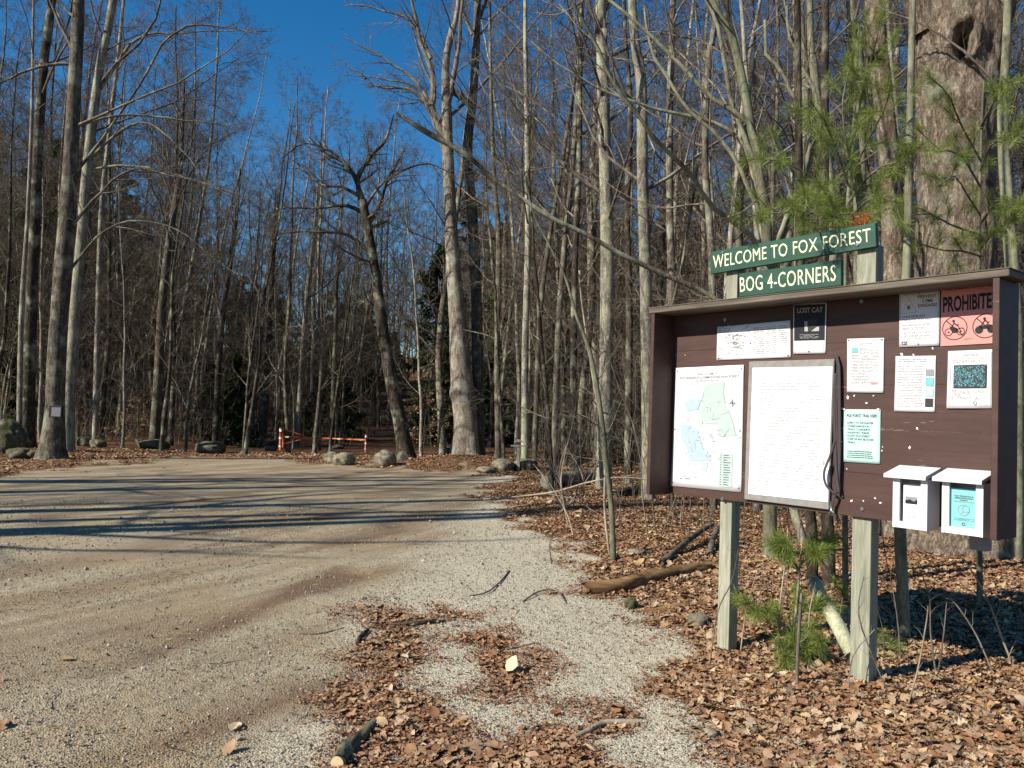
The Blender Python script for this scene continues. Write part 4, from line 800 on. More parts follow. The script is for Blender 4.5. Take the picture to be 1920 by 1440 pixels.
# --- large framed poster
q = [(1404, 678), (1564, 673), (1553.6, 956), (1395, 936)]; f, V, Fc = quad_board(*q, DEP - .022, .018, '', '')
cen = V.mean(0); wl = KO + kd * cen[0] + kn * cen[1] + [0, 0, cen[2]]
fp = obj('framed_poster', mesh('framed_poster', V - cen, Fc, [M['frame']]), None, wl, KRZ, label='large faded white rules poster in a scratched grey frame, centre of the board', category='poster'); bv = fp.modifiers.new('b', 'BEVEL'); bv.width = .003
f = np.array([uvw(*p_, DEP - .0245) for p_ in ((1411, 689.5), (1561, 687), (1552.5, 941.6), (1403, 926))]) - cen
obj('poster_sheet', mesh('poster_sheet', np.concatenate([f, f + [0, .0015, 0]]), Fc, [M['poster']]), fp)
f[:, 1] -= .001; p = Print(f); p.text('FOX FOREST TRAILS', .32, .74, .068, .088, .01); p.ring((.53, .045), .016, .005)
p.words(.12, .92, .12, .93, 34, .36, 4, fill=.8); p.mk('faded_print', 'pale', fp)
p = Print(f); p.rect(.93, .70, .945, .73); p.rect(.14, .25, .15, .262); p.ring((.07, .94), .025, .006); p.rect(.22, .29, .23, .30); p.rect(.9, .6, .905, .606); p.mk('stain', 'grey', fp)
# --- typed sheets
o, f = sheet('typed_sheet', 'typed white page with a red picture in its corner, right of the framed poster', 'notice', (1589, 635.5), (1658, 633.6), (1656.7, 736.7), (1588.5, 735.6), 'paper', seed=4)
p = Print(f); p.words(.3, .72, .09, .12, 1, .6, 1, True); p.words(.35, .9, .17, .3, 5, .4, 2); p.words(.12, .92, .3, .86, 20, .4, 3); p.words(.25, .75, .9, .95, 2, .3, 4, True); p.mk('typed_lines', 'grey', o)
p = Print(f); p.rect(.13, .17, .31, .26); p.mk('picture', 'photo_b', o); p = Print(f)
for a in (.69, .75, .82): p.disc((a, .83), .035)
p.mk('red_picture', 'red', o); pins(o, f, ((.05, .03), (.95, .03)), 'ink')
o, f = sheet('storm_damage_notice', 'pale green sheet warning trail users of storm damage', 'notice', (1582.8, 767.5), (1651.5, 768), (1650, 870), (1581.7, 865.7), 'teal', seed=5)
p = Print(f); p.text('FOX FOREST TRAIL USERS', .09, .92, .09, .145, .012)
for i, (tx, e) in enumerate((('EXPECT TO ENCOUNTER', .82), ('STORM DAMAGE ON', .70), ('TRAILS. CLEANUP IS', .73), ('UNDERWAY. PLEASE', .70), ('NOTIFY FOX FOREST', .73), ('STAFF OF ANY BLOCKED', .83), ('TRAILS!', .33))): p.text(tx, .11, e, .235 + i * .0615, .273 + i * .0615, .006)
p.words(.1, .85, .78, .93, 4, .4, 6, fill=1); p.mk('lettering', 'ink', o); pins(o, f, ((.02, .0), (.96, .0)), 'cream', .005)
o, f = sheet('photo_page', 'typed white page with four small photographs down its right side', 'notice', (1680, 668), (1755, 667), (1752.7, 772.7), (1677, 771), 'paper', seed=6)
p = Print(f); p.words(.08, .85, .05, .12, 2, .4, 1); p.words(.08, .75, .18, .93, 26, .38, 5); p.mk('typed_lines', 'grey', o)
for i, (a, b_, mm) in enumerate(((.24, .35, 'grey'), (.39, .54, 'photo_b'), (.58, .72, 'mapblue'), (.76, .91, 'ink'))): p = Print(f); p.rect(.77, a, .96, b_); p.mk('photograph', mm, o)
# --- tick sign
o, f = sheet('tick_warning_sign', 'white metal sign with a tick in a red triangle, upper right of the board', 'sign', (1686.7, 549), (1762.5, 542.5), (1761, 648), (1686.4, 651), 'wpaint', seed=7, curl=0, th=.002)
f[:, 1] -= .001; p = Print(f); p.text('PREVENT', .47, .93, .075, .135, .02); p.text('LYME', .58, .84, .155, .215, .02); p.text('DISEASE!', .48, .94, .235, .295, .02)
for i, (tx, e) in enumerate((('•WEAR REPELLENT', .66), ('•CHECK FOR TICKS DAILY', .82), ('•SHOWER SOON AFTER', .77), (' BEING OUTDOORS', .64), ('•CALL YOUR DOCTOR IF YOU', .92), (' GET A FEVER OR RASH', .78))): t = (.43, .495, .59, .65, .73, .79)[i]; p.text(tx.strip(), .06 if tx[0] == '•' else .10, e, t, t + .04, .008)
p.words(.1, .9, .85, .87, 1, .6, 3); th = np.linspace(0, 6.28, 9)
p.blob([(.24 + .022 * math.cos(a), .285 + .03 * math.sin(a)) for a in th[:-1][::-1]]); p.disc((.24, .245), .013)
for dx, dy in ((.05, -.04), (.06, -.01), (.055, .03), (.04, .055)):
    for s_ in (-1, 1): p.line([(.24, .28), (.24 + s_ * dx * .6, .28 + dy * .4), (.24 + s_ * dx, .28 + dy)], .008)
p.rect(.06, .90, .21, .965); p.mk('lettering', 'ink', o)
p = Print(f); p.line([(.24, .12), (.065, .39), (.44, .375)], .012, True); p.mk('warning_triangle', 'red', o); q = f.copy(); q[:, 1] -= .001; p = Print(q); p.line([(.08, .95), (.12, .915), (.11, .95)], .012); p.line([(.14, .94), (.15, .92), (.18, .93), (.19, .95)], .012); p.mk('emblem', 'wpaint', o)
p = Print(f); p.line([(.03, .03), (.97, .03), (.97, .97), (.03, .97)], .006, True); p.mk('border_line', 'grey', o); pins(o, f, ((.5, .03), (.49, .96)), 'bolt', .005)
# --- prohibition sign (its right end runs on behind the side panel)
A = uvw(1765, 535.7, DEP - .005); B = uvw(1763.6, 649, DEP - .005); u1 = L_ - .034; A2 = A.copy(); A2[0] = u1; A2[2] += .004; B2 = B.copy(); B2[0] = u1; B2[2] += .004
f = np.array([A, A2, B2, B]); cen = f.mean(0); Fc = [(0, 3, 2, 1), (4, 5, 6, 7), (0, 1, 5, 4), (1, 2, 6, 5), (2, 3, 7, 6), (3, 0, 4, 7)]
o = obj('prohibition_sign', mesh('prohibition_sign', np.concatenate([f, f + [0, .002, 0]]) - cen, Fc, [M['red']]), None, KO + kd * cen[0] + kn * cen[1] + [0, 0, cen[2]], KRZ, label='faded red sign forbidding motor bikes, top right corner of the board', category='sign')
f = f - cen; f[:, 1] -= .001; p = Print(f); p.text('TRAIL BIKES/ALL TERRAIN VEHICLES', .04, .90, .045, .095, .02); p.text('PROHIBITED', .03, .865, .19, .45, .03, 1.0); p.mk('lettering', 'black', o)
p = Print(f); k = p.W / p.H
def bike(p, cx, cy, r, quad):
    p.ring((cx, cy), r, .014, n=40); X = lambda a, b: (cx + a * r, cy + b * r * k)
    if not quad:
        for a in (-.5, .5): p.ring(X(a, .32), r * .3, .012); p.disc(X(a, .32), r * .08)
        p.blob([X(-.35, .1), X(-.15, .42), X(.22, .42), X(.3, .1), (X(.1, -.05)), X(-.2, -.12), X(-.45, -.2)]); p.line([X(.5, .32), X(.22, -.28)], .014); p.line([X(.1, -.25), X(.3, -.3)], .012); p.line([X(-.25, -.1), X(-.05, -.45), X(.2, -.22)], .018); p.disc(X(-.1, -.62), r * .12); p.line([X(.35, .05), X(.7, .02)], .012)
    else:
        for a in (-.5, .45): p.disc(X(a, .3), r * .33)
        p.blob([X(-.55, -.1), X(-.35, .25), X(.35, .25), X(.55, -.05), X(.2, -.15), X(-.1, -.05)]); p.line([X(-.3, -.1), X(-.05, -.5), X(.2, -.25)], .02); p.disc(X(-.08, -.62), r * .12); p.line([X(.1, -.1), X(.28, -.35)], .014)
    p.line([X(-.7, -.7), X(.7, .7)], .016)
bike(p, .215, .72, .185, False); bike(p, .67, .72, .185, True); p.words(.36, .5, .9, .93, 2, .4, 2); p.mk('pictogram', 'black', o)
# --- wildlife notice
o, f = sheet('laminated_notice', 'laminated notice with a blue-green foliage photograph, below the red sign', 'notice', (1779, 658.7), (1864.5, 655), (1862, 765.6), (1775.6, 765.6), 'poster', seed=8, curl=.006)
p = Print(f); p.text('NOTICE', .36, .66, .05, .095, .01); p.text('Exotic Insect Information', .24, .80, .11, .14, .004); p.words(.12, .92, .155, .22, 3, .35, 2, True); p.words(.1, .92, .68, .87, 8, .35, 4); p.ring((.63, .91), .035, .012); p.words(.7, .92, .88, .95, 4, .3, 8)
p.line([(.07, .03), (.95, .03), (.95, .955), (.07, .955)], .007, True); p.mk('printed_lines', 'grey', o)
g = np.random.default_rng(5); p = Print(f); p.rect(.14, .25, .86, .65); p.mk('photograph', 'ink', o); q = f.copy(); q[:, 1] -= .0006; p = Print(q)
for i in range(420):
    a = np.array([g.uniform(.15, .83), g.uniform(.27, .63)]); w_ = g.uniform(.008, .02); an = g.random() * 6.3; d_ = np.array([math.cos(an), math.sin(an)]) * g.uniform(.015, .04); n_ = np.array([-d_[1], d_[0]]) * .35; b_ = a + d_
    b_ = np.clip(b_, [.15, .26], [.85, .64]); p.add([a, a + d_ * .5 + n_, b_, a + d_ * .5 - n_], [(0, 1, 2, 3)])
p.mk('foliage_picture', 'photo_b', o)
# --- strap hanging by the frame
def ribbon(pts, w, th, name, parent, off=0):
    L3 = smooth_line(np.array([uvw(x, y, DEP - .03 - (dz if dz else 0)) for x, y, dz in pts]), 30); c = Col(); V = []
    T = np.gradient(L3, axis=0); T /= np.linalg.norm(T, axis=1)[:, None]; Sd = np.cross(T, [0, 1, 0]); Sd /= np.linalg.norm(Sd, axis=1)[:, None]
    for q, s_ in zip(L3, Sd): V += [q - s_ * w / 2, q + s_ * w / 2, q + s_ * w / 2 + [0, th, 0], q - s_ * w / 2 + [0, th, 0]]
    Fc = [(4 * i + a, 4 * i + b_, 4 * i + 4 + b_, 4 * i + 4 + a) for i in range(29) for a, b_ in ((0, 1), (1, 2), (2, 3), (3, 0))]; c.add(V, Fc + [(3, 2, 1, 0), (116, 117, 118, 119)]); return c
c0 = uvw(1568, 700, DEP - .03); sr_ = empty('strap', KO + kd * c0[0] + kn * c0[1] + [0, 0, c0[2]], KRZ, label='worn black webbing strap with a metal clip hanging beside the framed poster', category='strap')
def loc(c): c.V = [v - c0 for v in c.V]; return c
loc(ribbon([(1565, 662, 0), (1567, 668, 0), (1572, 690, 0), (1573, 760, 0), (1573, 850, .004), (1570, 925, .004)], .020, .003, '', None)).mk('strap_band', M['strap'], sr_, True)
loc(ribbon([(1572, 926, .012), (1567, 880, .012), (1565, 820, .01), (1563, 760, .01), (1566, 700, .006)], .017, .003, '', None)).mk('strap_band', M['strap'], sr_, True)
loc(ribbon([(1565, 826, .014), (1556, 855, .02), (1545, 885, .03), (1548, 908, .028), (1560, 922, .02), (1566, 926, .016)], .013, .003, '', None)).mk('strap_loop', M['strap'], sr_, True)
c = Col(); q = uvw(1559, 950, DEP - .04) - c0; c.tube([q + [0, 0, .03], q, q - [0, 0, .025]], [.006, .011, .006], 8); c.tube([q + [math.cos(a) * .013, 0, math.sin(a) * .013 - .035] for a in np.linspace(0, 6.28, 14)], .0025, 6); c.mk('clip', M['bolt'], sr_, True)
loc(ribbon([(1566, 926, .014), (1561, 940, .014), (1559, 948, .014)], .015, .003, '', None)).mk('strap_tab', M['strap'], sr_, True)
# --- brochure boxes
def bbox(label, xl, xr, yb, side_x, D, ztop, zbot, inner, lidx, kind):
    # D: depth of the box in front of the board
    wf = DEP - D; a = uvw(xl, yb, wf); b_ = uvw(xr, yb, wf); u0, u1 = a[0], b_[0]; t = .014; dp = D - .003
    cen = KO + kd * u0 + kn * wf + np.array([0, 0, zbot]); root = empty('brochure_box', cen, KRZ, label=label, category='brochure box'); w = u1 - u0; h = ztop - zbot; st = .034
    c = Col(); c.box((t, 0, 0), (w - t, t, st)); c.box((t, 0, st + .0005), (st, t, h - .002)); c.box((w - st, 0, st + .0005), (w - t, t, h - .002)); c.mk('front_frame', M['wpaint'], root, bevel=.0015)
    for x in (0, w - t + .0005): c = Col(); c.box((x, -.0015, -.001), (x + t - .0005, dp, h)); c.mk('side_panel', M['wpaint'], root, bevel=.0015)
    c = Col(); c.box((t, t + .001, .001), (w - t, dp, t)); c.mk('bottom_panel', M['wpaint'], root); c = Col(); c.box((t, dp - .008, t), (w - t, dp, h)); c.mk('back_panel', M['wpaint'], root)
    c = Col(); x0, x1 = -.035, w + lidx; V = [(x0, -.032, h - .002), (x1, -.032, h - .002), (x1, dp, h + .04), (x0, dp, h + .04)]; V = np.array(V); c.add(np.concatenate([V, V + [0, 0, .02]]), [(0, 3, 2, 1), (4, 5, 6, 7), (0, 1, 5, 4), (1, 2, 6, 5), (2, 3, 7, 6), (3, 0, 4, 7)]); c.mk('lid', M['wpaint'], root, bevel=.002)
    c = Col(); x0, x1 = (.03, w - .03) if kind else (.045, w - .04); c.box((x0, .019, .02), (x1, .03, h - .03)); br = c.mk('brochure_stack', M['aqua' if kind else 'paper'], root)
    z0, z1 = .022, h - .032; f = np.array([(x0, .0175, z1), (x1, .0175, z1), (x1, .0175, z0), (x0, .0175, z0)]); p = Print(f)
    if kind:
        p.text('FOX RESEARCH &', .17, .83, .16, .195, .01); p.text('DEMONSTRATION', .17, .83, .21, .245, .01); p.text('FOREST', .36, .64, .26, .292, .01); p.text('Hillsborough, New Hampshire', .14, .86, .305, .33)
        p.words(.14, .9, .72, .79, 3, .35, 2, True); p.ring((.5, .86), .05, .02); p.mk('lettering', 'ink', br); p = Print(f); th = np.radians(np.linspace(20, 320, 30)); c_ = (.5, .52); k_ = p.W / p.H
        p.ring(c_, .2, .012); p.ring((.58, .49), .13, .012); p.line([(.5, .55), (.38, .62)], .012); p.mk('emblem', 'grey', br)
    else:
        p.words(.3, .7, .08, .16, 3, .35, 1, True); p.words(.2, .8, .6, .7, 4, .35, 2, True); p.ring((.35, .81), .05, .02); p.ring((.62, .81), .05, .02); p.mk('lettering', 'grey', br); p = Print(f); p.rect(.12, .3, .80, .48); p.mk('picture', 'grey', br); q_ = f.copy(); q_[:, 1] -= .0008; p = Print(q_); p.blob([(.12, .40), (.12, .48), (.80, .48), (.80, .36), (.6, .42), (.4, .37)]); p.mk('picture_dark', 'black', br)
zt1 = uvw(1737, 900, DEP - .14)[2]; zb1 = uvw(1737, 996, DEP - .14)[2]; bbox('white brochure box holding white leaflets, left of the pair on the board', 1673, 1738, 996, 1765, .14, zt1, zb1, 0, .004, 0)
zt2 = uvw(1843, 908, DEP - .14)[2]; zb2 = uvw(1843, 1008, DEP - .14)[2]; bbox('white brochure box holding aqua booklets, right of the pair on the board', 1765, 1843, 1008, 1853, .14, zt2, zb2, 0, .004, 1)
a = uvw(1821, 1000, DEP + .05); b_ = uvw(1852, 1034, DEP + .05); c = Col(); c.box((a[0], DEP + .026, b_[2]), (b_[0], DEP + .1, ZB + .05)); c.mk('mounting_block', M['greymetal'], kroot, bevel=.003)
# ---------------------------------------------------------------- what nobody could count: the far wood and the undergrowth
def mass(name, label, cat, base, h, r, specs, m, lean, seed, sides=(5, 4, 3, 3), curve=.05, n=8):
    g = np.random.default_rng(seed); B = len(base); P = np.zeros((B, n, 3)); P[:, 0] = base; D = np.concatenate([g.normal(0, lean, (B, 2)), np.ones((B, 1))], 1)
    for i in range(1, n):
        D = D + g.normal(0, curve, D.shape) * [1, 1, .3]; D /= np.linalg.norm(D, axis=1, keepdims=True); P[:, i] = P[:, i - 1] + D * (h / (n - 1))[:, None]
    R = r[:, None] * np.linspace(1, .2, n)[None]; L = h; V, Q = tubes(P, R, sides[0]); Vs, Qs, c = [V], [Q], len(V)
    for li, s in enumerate(specs):
        P, R, L = children(P, R, L, s['k'], s.get('t0', .2), .98, s['a'], s['l'], s.get('r', .5), s['n'], s.get('w', .15), s.get('tr', .03), g, s.get('rmin', .004))
        V, Q = tubes(P, R, sides[li + 1]); Vs.append(V); Qs.append(Q + c); c += len(V)
    return obj(name, mesh(name, np.concatenate(Vs), np.concatenate(Qs), [M[m]]), kind='stuff', label=label, category=cat)
def sector(n, y0, y1, k0, k1, g, p=1., cond=None):
    out = []
    y = y0 + (y1 - y0) * g.random(n * 4) ** p; x = y * (k0 + (k1 - k0) * g.random(n * 4)); P = np.stack([x, y], 1)
    P = P[sdist(P, GRAVEL) > .5]
    if cond: P = P[cond(P)]
    P = P[:n]; return np.column_stack([P, height(P[:, 0], P[:, 1]) - .05])
g = np.random.default_rng(91)
nogap = lambda P: ~((P[:, 0] / P[:, 1] > -.38) & (P[:, 0] / P[:, 1] < -.2) & (g.random(len(P)) < .6))
offtrack = lambda P: ~((P[:, 1] < 34) & (P[:, 0] < 1) & ((P[:, 0] > -11) | (P[:, 1] < 29))) & ((np.abs(P[:, 0] - (-5.2 - .05 * (P[:, 1] - 30))) > 1.3) | (P[:, 1] > 60))
b = sector(420, 60, 118, -.8, .8, g, 1., nogap); n = len(b)
mass('far_woods', 'far brown-grey mass of bare woods closing the view behind the trees', 'woods', b, g.uniform(11, 17, n), g.uniform(.07, .13, n), [dict(k=16, t0=.1, a=50, l=.22, r=.4, n=5, rmin=.02), dict(k=7, a=45, l=.45, n=4, rmin=.012), dict(k=5, a=42, l=.5, n=3, rmin=.009)], 'twig_far', .05, 1)
b = sector(3200, 26, 72, -.8, .8, g, 1.4, offtrack); n = len(b)
mass('undergrowth', 'tangled bare saplings and brush filling the shaded woodland floor', 'undergrowth', b, .8 + 7 * g.random(n) ** 2.2, g.uniform(.008, .022, n), [dict(k=8, t0=.15, a=60, l=.42, n=4, rmin=.005), dict(k=5, a=45, l=.5, n=3, rmin=.004)], 'twig_far', .15, 2, (4, 3, 3), .1)
b = sector(620, 9, 28, .0, .85, g, 1., lambda P: sdist(P, GRAVEL) > 1.0); n = len(b)
mass('brush', 'thin bare brush stems standing in the leaves right of the gravel lot', 'brush', b, .4 + 5 * g.random(n) ** 2, g.uniform(.004, .011, n), [dict(k=6, t0=.2, a=50, l=.4, n=4, rmin=.0025), dict(k=4, a=45, l=.5, n=3, rmin=.002)], 'twig', .12, 3, (4, 3, 3), .1)
# ---------------------------------------------------------------- low shrubs: arching stems
def shrub(label, stems, depth, m='twig_pale', seed=1, k=5, name='shrub', fr=.5):
    """stems: polylines of (px, py, width px[, depth offset])"""
    g = np.random.default_rng(seed); root = None
    for st in stems:
        if len(st[0]) < 4: depth = gnd(st[0][0], st[0][1], .08 if st[0][0] > 1200 else 0)[1]
        P = np.array([at(q[0], q[1], depth + (q[3] if len(q) > 3 else 0)) for q in st]); R = np.array([q[2] / 2 / F * depth for q in st])
        if root is None: root = empty(name, [P[0, 0], P[0, 1], hz(P[0, 0], P[0, 1])], label=label, category='shrub')
        if st[0][1] > 840 and len(st[0]) < 5: P[0, 2] = min(P[0, 2], hz(P[0, 0], P[0, 1]) - .02)
        C = smooth_line(np.column_stack([P, R]), 16); V, Q = tubes(C[None, :, :3], np.maximum(C[None, :, 3], .0012), 6)
        if k:
            L = np.array([np.linalg.norm(np.diff(C[:, :3], axis=0), axis=1).sum()])
            a, b_, l = children(C[None, :, :3], np.maximum(C[None, :, 3], .0015), L, k, .3, .97, 38, .25, .6, 5, .15, .01, g, .0012); V2, Q2 = tubes(a, b_, 4)
            V = np.concatenate([V, V2]); 
            Q = np.concatenate([Q, Q2 + len(V) - len(V2)])
        wobj('stem', V, Q, M[m], root, True)
    return root
shrub('clump of pale arching stems beside the stump left of the thin sapling', [[(1062, 960, 4), (1040, 930, 3.5), (1020, 895, 3), (1000, 870, 1.5)], [(1066, 962, 4), (1050, 910, 3.5), (1035, 880, 3), (1015, 850, 1.5)], [(1070, 1000, 3.5), (1060, 960, 3), (1052, 900, 2.5), (1062, 840, 1.5)], [(1072, 960, 3), (1085, 900, 2.5), (1078, 850, 2), (1060, 800, 1.2)],
    [(1076, 1012, 3), (1066, 970, 2.6), (1045, 930, 2.2), (1030, 905, 1.2)], [(1060, 955, 3), (1100, 900, 2.5), (1130, 850, 2), (1150, 780, 1)], [(1064, 958, 3), (1050, 880, 2.5), (1068, 820, 2), (1080, 760, 1)], [(1068, 955, 3), (1094, 905, 2.5), (1070, 850, 2), (1046, 830, 1)], [(1058, 958, 2.6), (1030, 915, 2), (990, 880, 1)]], 9.8, seed=2)
shrub('long thin pale branch arching from the lot edge over the fallen log', [[(905, 936, 3, 2, 0), (960, 932, 3.2, 1.2), (1040, 922, 3.5, .4), (1100, 905, 3.5), (1160, 895, 3.5), (1212, 899, 3)]], 10.5, seed=3, k=4, name='fallen_branch')
shrub('dead grey stems in front of the right half of the board', [[(1905, 1260, 4.5), (1880, 1200, 4), (1850, 1120, 3.5), (1808, 1048, 2)], [(1865, 1270, 3), (1830, 1190, 3), (1790, 1130, 2.6), (1774, 1122, 1.2)], [(1862, 1190, 2.5), (1810, 1170, 2), (1775, 1150, 1)], [(1700, 1330, 3.5), (1722, 1250, 3), (1738, 1160, 2.5), (1740, 1136, 1.5)], [(1906, 1262, 2.5), (1890, 1240, 2), (1905, 1200, 1)]], 3.95, 'twig_pale', 4, 4)
shrub('reddish thin dead stalks between the board posts', [[(1494, 1292, 7), (1496, 1220, 6.5), (1500, 1150, 6), (1503, 1112, 4.5)], [(1458, 1225, 2.2), (1470, 1120, 2), (1490, 1000, 1.5)], [(1412, 1175, 2), (1425, 1110, 1.5), (1432, 1060, 1)]], 4.25, 'twig', 5, 3)
shrub('thin tan stalks rising beside the left face of the board posts', [[(1458, 1228, 3.2), (1462, 1140, 3), (1475, 1030, 2.4), (1478, 960, 1.5)], [(1388, 1215, 2.5), (1400, 1140, 2), (1420, 1070, 1.2)], [(1515, 1235, 2.4), (1518, 1150, 2), (1530, 1090, 1)], [(1573, 1240, 2), (1570, 1190, 1.6), (1580, 1120, 1)]], 4.6, 'twig_pale', 6, 3)
shrub('brown twiggy stalks right of the right board post', [[(1756, 1270, 4), (1745, 1190, 3.4), (1742, 1120, 2.6), (1722, 1060, 1.4)], [(1757, 1272, 3), (1768, 1200, 2.5), (1775, 1130, 1.4)], [(1658, 1250, 2.4), (1655, 1180, 2), (1640, 1130, 1.2)], [(1690, 1250, 2.4), (1680, 1140, 2.2), (1660, 1040, 1.6), (1655, 1000, 1)]], 4.35, 'twig', 7, 5)
shrub('thin dark twig leaning across the left board post', [[(1330, 1240, 2.5), (1345, 1150, 2.2), (1372, 1090, 2), (1384, 1030, 1.2)]], 4.35, 'twig', 8, 7)
shrub('thin dark twig leaning across the right board post', [[(1680, 1330, 3), (1640, 1240, 2.6), (1610, 1150, 2.2), (1620, 1080, 1.2)], [(1590, 1300, 2), (1600, 1230, 2), (1640, 1180, 1)]], 3.7, 'twig', 9, 7)
shrub('short bare twig standing in the gravel left of the fallen log', [[(1035, 1058, 3), (1031, 1030, 2.4), (1032, 1010, 1.5)]], 6.6, 'twig', 10, 0)
# ---------------------------------------------------------------- logs, sticks and a stump
def log(label, pts, m='log', name='log', rough=.12, seed=1, sides=20, cutm=None, cat=None, shift=0):
    """pts (px, py, width px) of the lying centre line, resting on the ground"""
    W3 = []
    for px, py, w, *e in pts:
        p = gnd(px, py + w * .35); r = w / 2 / F * p[1]; W3.append([p[0], p[1], hz(p[0], p[1]) + r * .7 + (e[0] if e else 0), r])
    n = 40 if len(pts) > 2 else 24; C = smooth_line(np.array(W3), n); P, R = C[:, :3], C[:, 3]
    V, Q = tubes(P[None], R[None], sides); V = V.reshape(n, sides, 3); th = np.arange(sides) / sides * 6.283; l = np.linspace(0, 1, n)[:, None] * n * .4
    s = 1 + rough * 2 * fbm(np.cos(th)[None] * 2 + l * .6 + seed, np.sin(th)[None] * 2 + l * .15, 4, seed) + rough * fbm(th[None] * 5, l * .5, 3, seed + 2); V = P[:, None] + (V - P[:, None]) * s[..., None]
    if cutm is None:
        g = np.random.default_rng(seed); T = P[0] - P[1]; T /= np.linalg.norm(T); V[0] += T * g.uniform(0, 1.2, (sides, 1)) * R[0]; T = P[-1] - P[-2]; T /= np.linalg.norm(T); V[-1] += T * g.uniform(0, 1, (sides, 1)) * R[-1]
    root = empty(name, P[0] - [0, 0, R[0]], label=label, category=cat or name.replace('_', ' '))
    caps = np.array([P[0], P[-1]]); V = np.concatenate([V.reshape(-1, 3), caps]); i0 = n * sides
    Fc = Q.tolist() + [[i0, (j + 1) % sides, j] for j in range(sides)] + [[i0 + 1, (n - 1) * sides + j, (n - 1) * sides + (j + 1) % sides] for j in range(sides)]
    wobj('wood', V, Fc, M[m], root, True)
    if cutm:
        T = P[0] - P[1]; T /= np.linalg.norm(T); c = Col(); c.tube([P[0] - T * .002, P[0] + T * .004], R[0] * .93, 18); c.mk('cut_face', M[cutm], root, world=True)
    return root
log('rotting tawny log lying at the gravel edge left of the left board post', [(1104, 1104, 26), (1150, 1103, 28), (1200, 1098, 27), (1260, 1090, 22), (1330, 1082, 16)], rough=.35, seed=3)
log('second weathered grey log flat in the leaves in front of the tawny log', [(1200, 1146, 12, -.03), (1260, 1143, 14, -.02), (1335, 1141, 13, -.03)], 'log', seed=4, rough=.4)
log('sawn log end half hidden in brush left of the thin sapling', [(1022, 912, 24, .05), (1060, 905, 26, .05), (1120, 898, 26, .05)], 'bark', seed=5, cutm='post')
log('dark fallen trunk in the brush behind the thin sapling', [(1150, 935, 16), (1210, 922, 20), (1300, 915, 22)], 'bark_dark', seed=6)
log('curved dead branch leaning over the leaves behind the tawny log', [(1240, 1075, 11, .02), (1280, 1052, 11, .06), (1310, 1030, 10, .1), (1335, 1018, 8, .14)], 'bark', 'fallen_branch', seed=7, sides=10)
log('short dead branch beside the curved branch left of the left post', [(1330, 1062, 12, .0), (1335, 1040, 11, .06), (1346, 1022, 10, .12)], 'bark', 'fallen_branch', seed=8, sides=10)
log('dark straight stick lying on the gravel behind the leaf patch', [(735, 1171, 6), (780, 1169, 9), (834, 1164, 6)], 'bark_dark', 'stick', seed=9, sides=8)
log('short bent stick at the left edge of the leaf patch', [(671, 1207, 8), (675, 1195, 8), (689, 1181, 7)], 'bark_dark', 'stick', seed=10, sides=8)
log('broken dark branch with a pale snapped end at the bottom edge', [(632, 1430, 26), (655, 1400, 24), (680, 1378, 20), (708, 1352, 12)], 'bark_dark', 'broken_branch', seed=11, cutm='cut', sides=18, rough=.45)
log('pale peeled branch forked over the leaves near the bottom edge', [(1062, 1392, 9), (1100, 1372, 12), (1135, 1356, 12), (1194, 1354, 12)], 'twig_pale', 'fallen_branch', seed=12, sides=10)
log('thin grey stick among the leaves near the bottom edge', [(822, 1388, 7), (832, 1402, 8), (842, 1416, 7)], 'bark', 'stick', seed=13, sides=8)
log('thin pale stick on the gravel right of the leaf patch', [(940, 1221, 3), (970, 1213, 3.4), (1008, 1204, 3)], 'twig_pale', 'stick', seed=14, sides=6)
log('wispy stick on the open gravel below the damp streak', [(562, 1188, 2.6), (600, 1187, 3), (645, 1177, 2)], 'twig', 'stick', seed=15, sides=6)
log('arched thin twig on the gravel in front of the fallen log', [(980, 1127, 2.6), (1010, 1113, 3, .02), (1042, 1112, 3, .03), (1062, 1130, 2.4)], 'twig', 'stick', seed=16, sides=6)
log('slim crooked twig on the gravel above the leaf patch', [(880, 1118, 2.4), (920, 1108, 2.8, .01), (955, 1070, 2.4)], 'twig', 'stick', seed=17, sides=6)
log('long thin branch lying across the leaves at the bottom right', [(1640, 1292, 4), (1730, 1340, 5), (1800, 1390, 5, .02), (1850, 1436, 5)], 'twig', 'fallen_branch', seed=18, sides=8)
log('forked thin branch crossing the long one at the bottom right', [(1690, 1420, 3.4), (1760, 1350, 4, .02), (1830, 1322, 4), (1900, 1330, 3)], 'twig', 'fallen_branch', seed=19, sides=8)
log('pale half-buried stick in the leaves at the bottom right', [(1655, 1352, 7), (1690, 1366, 8), (1712, 1372, 6)], 'twig_pale', 'stick', seed=20, sides=8)
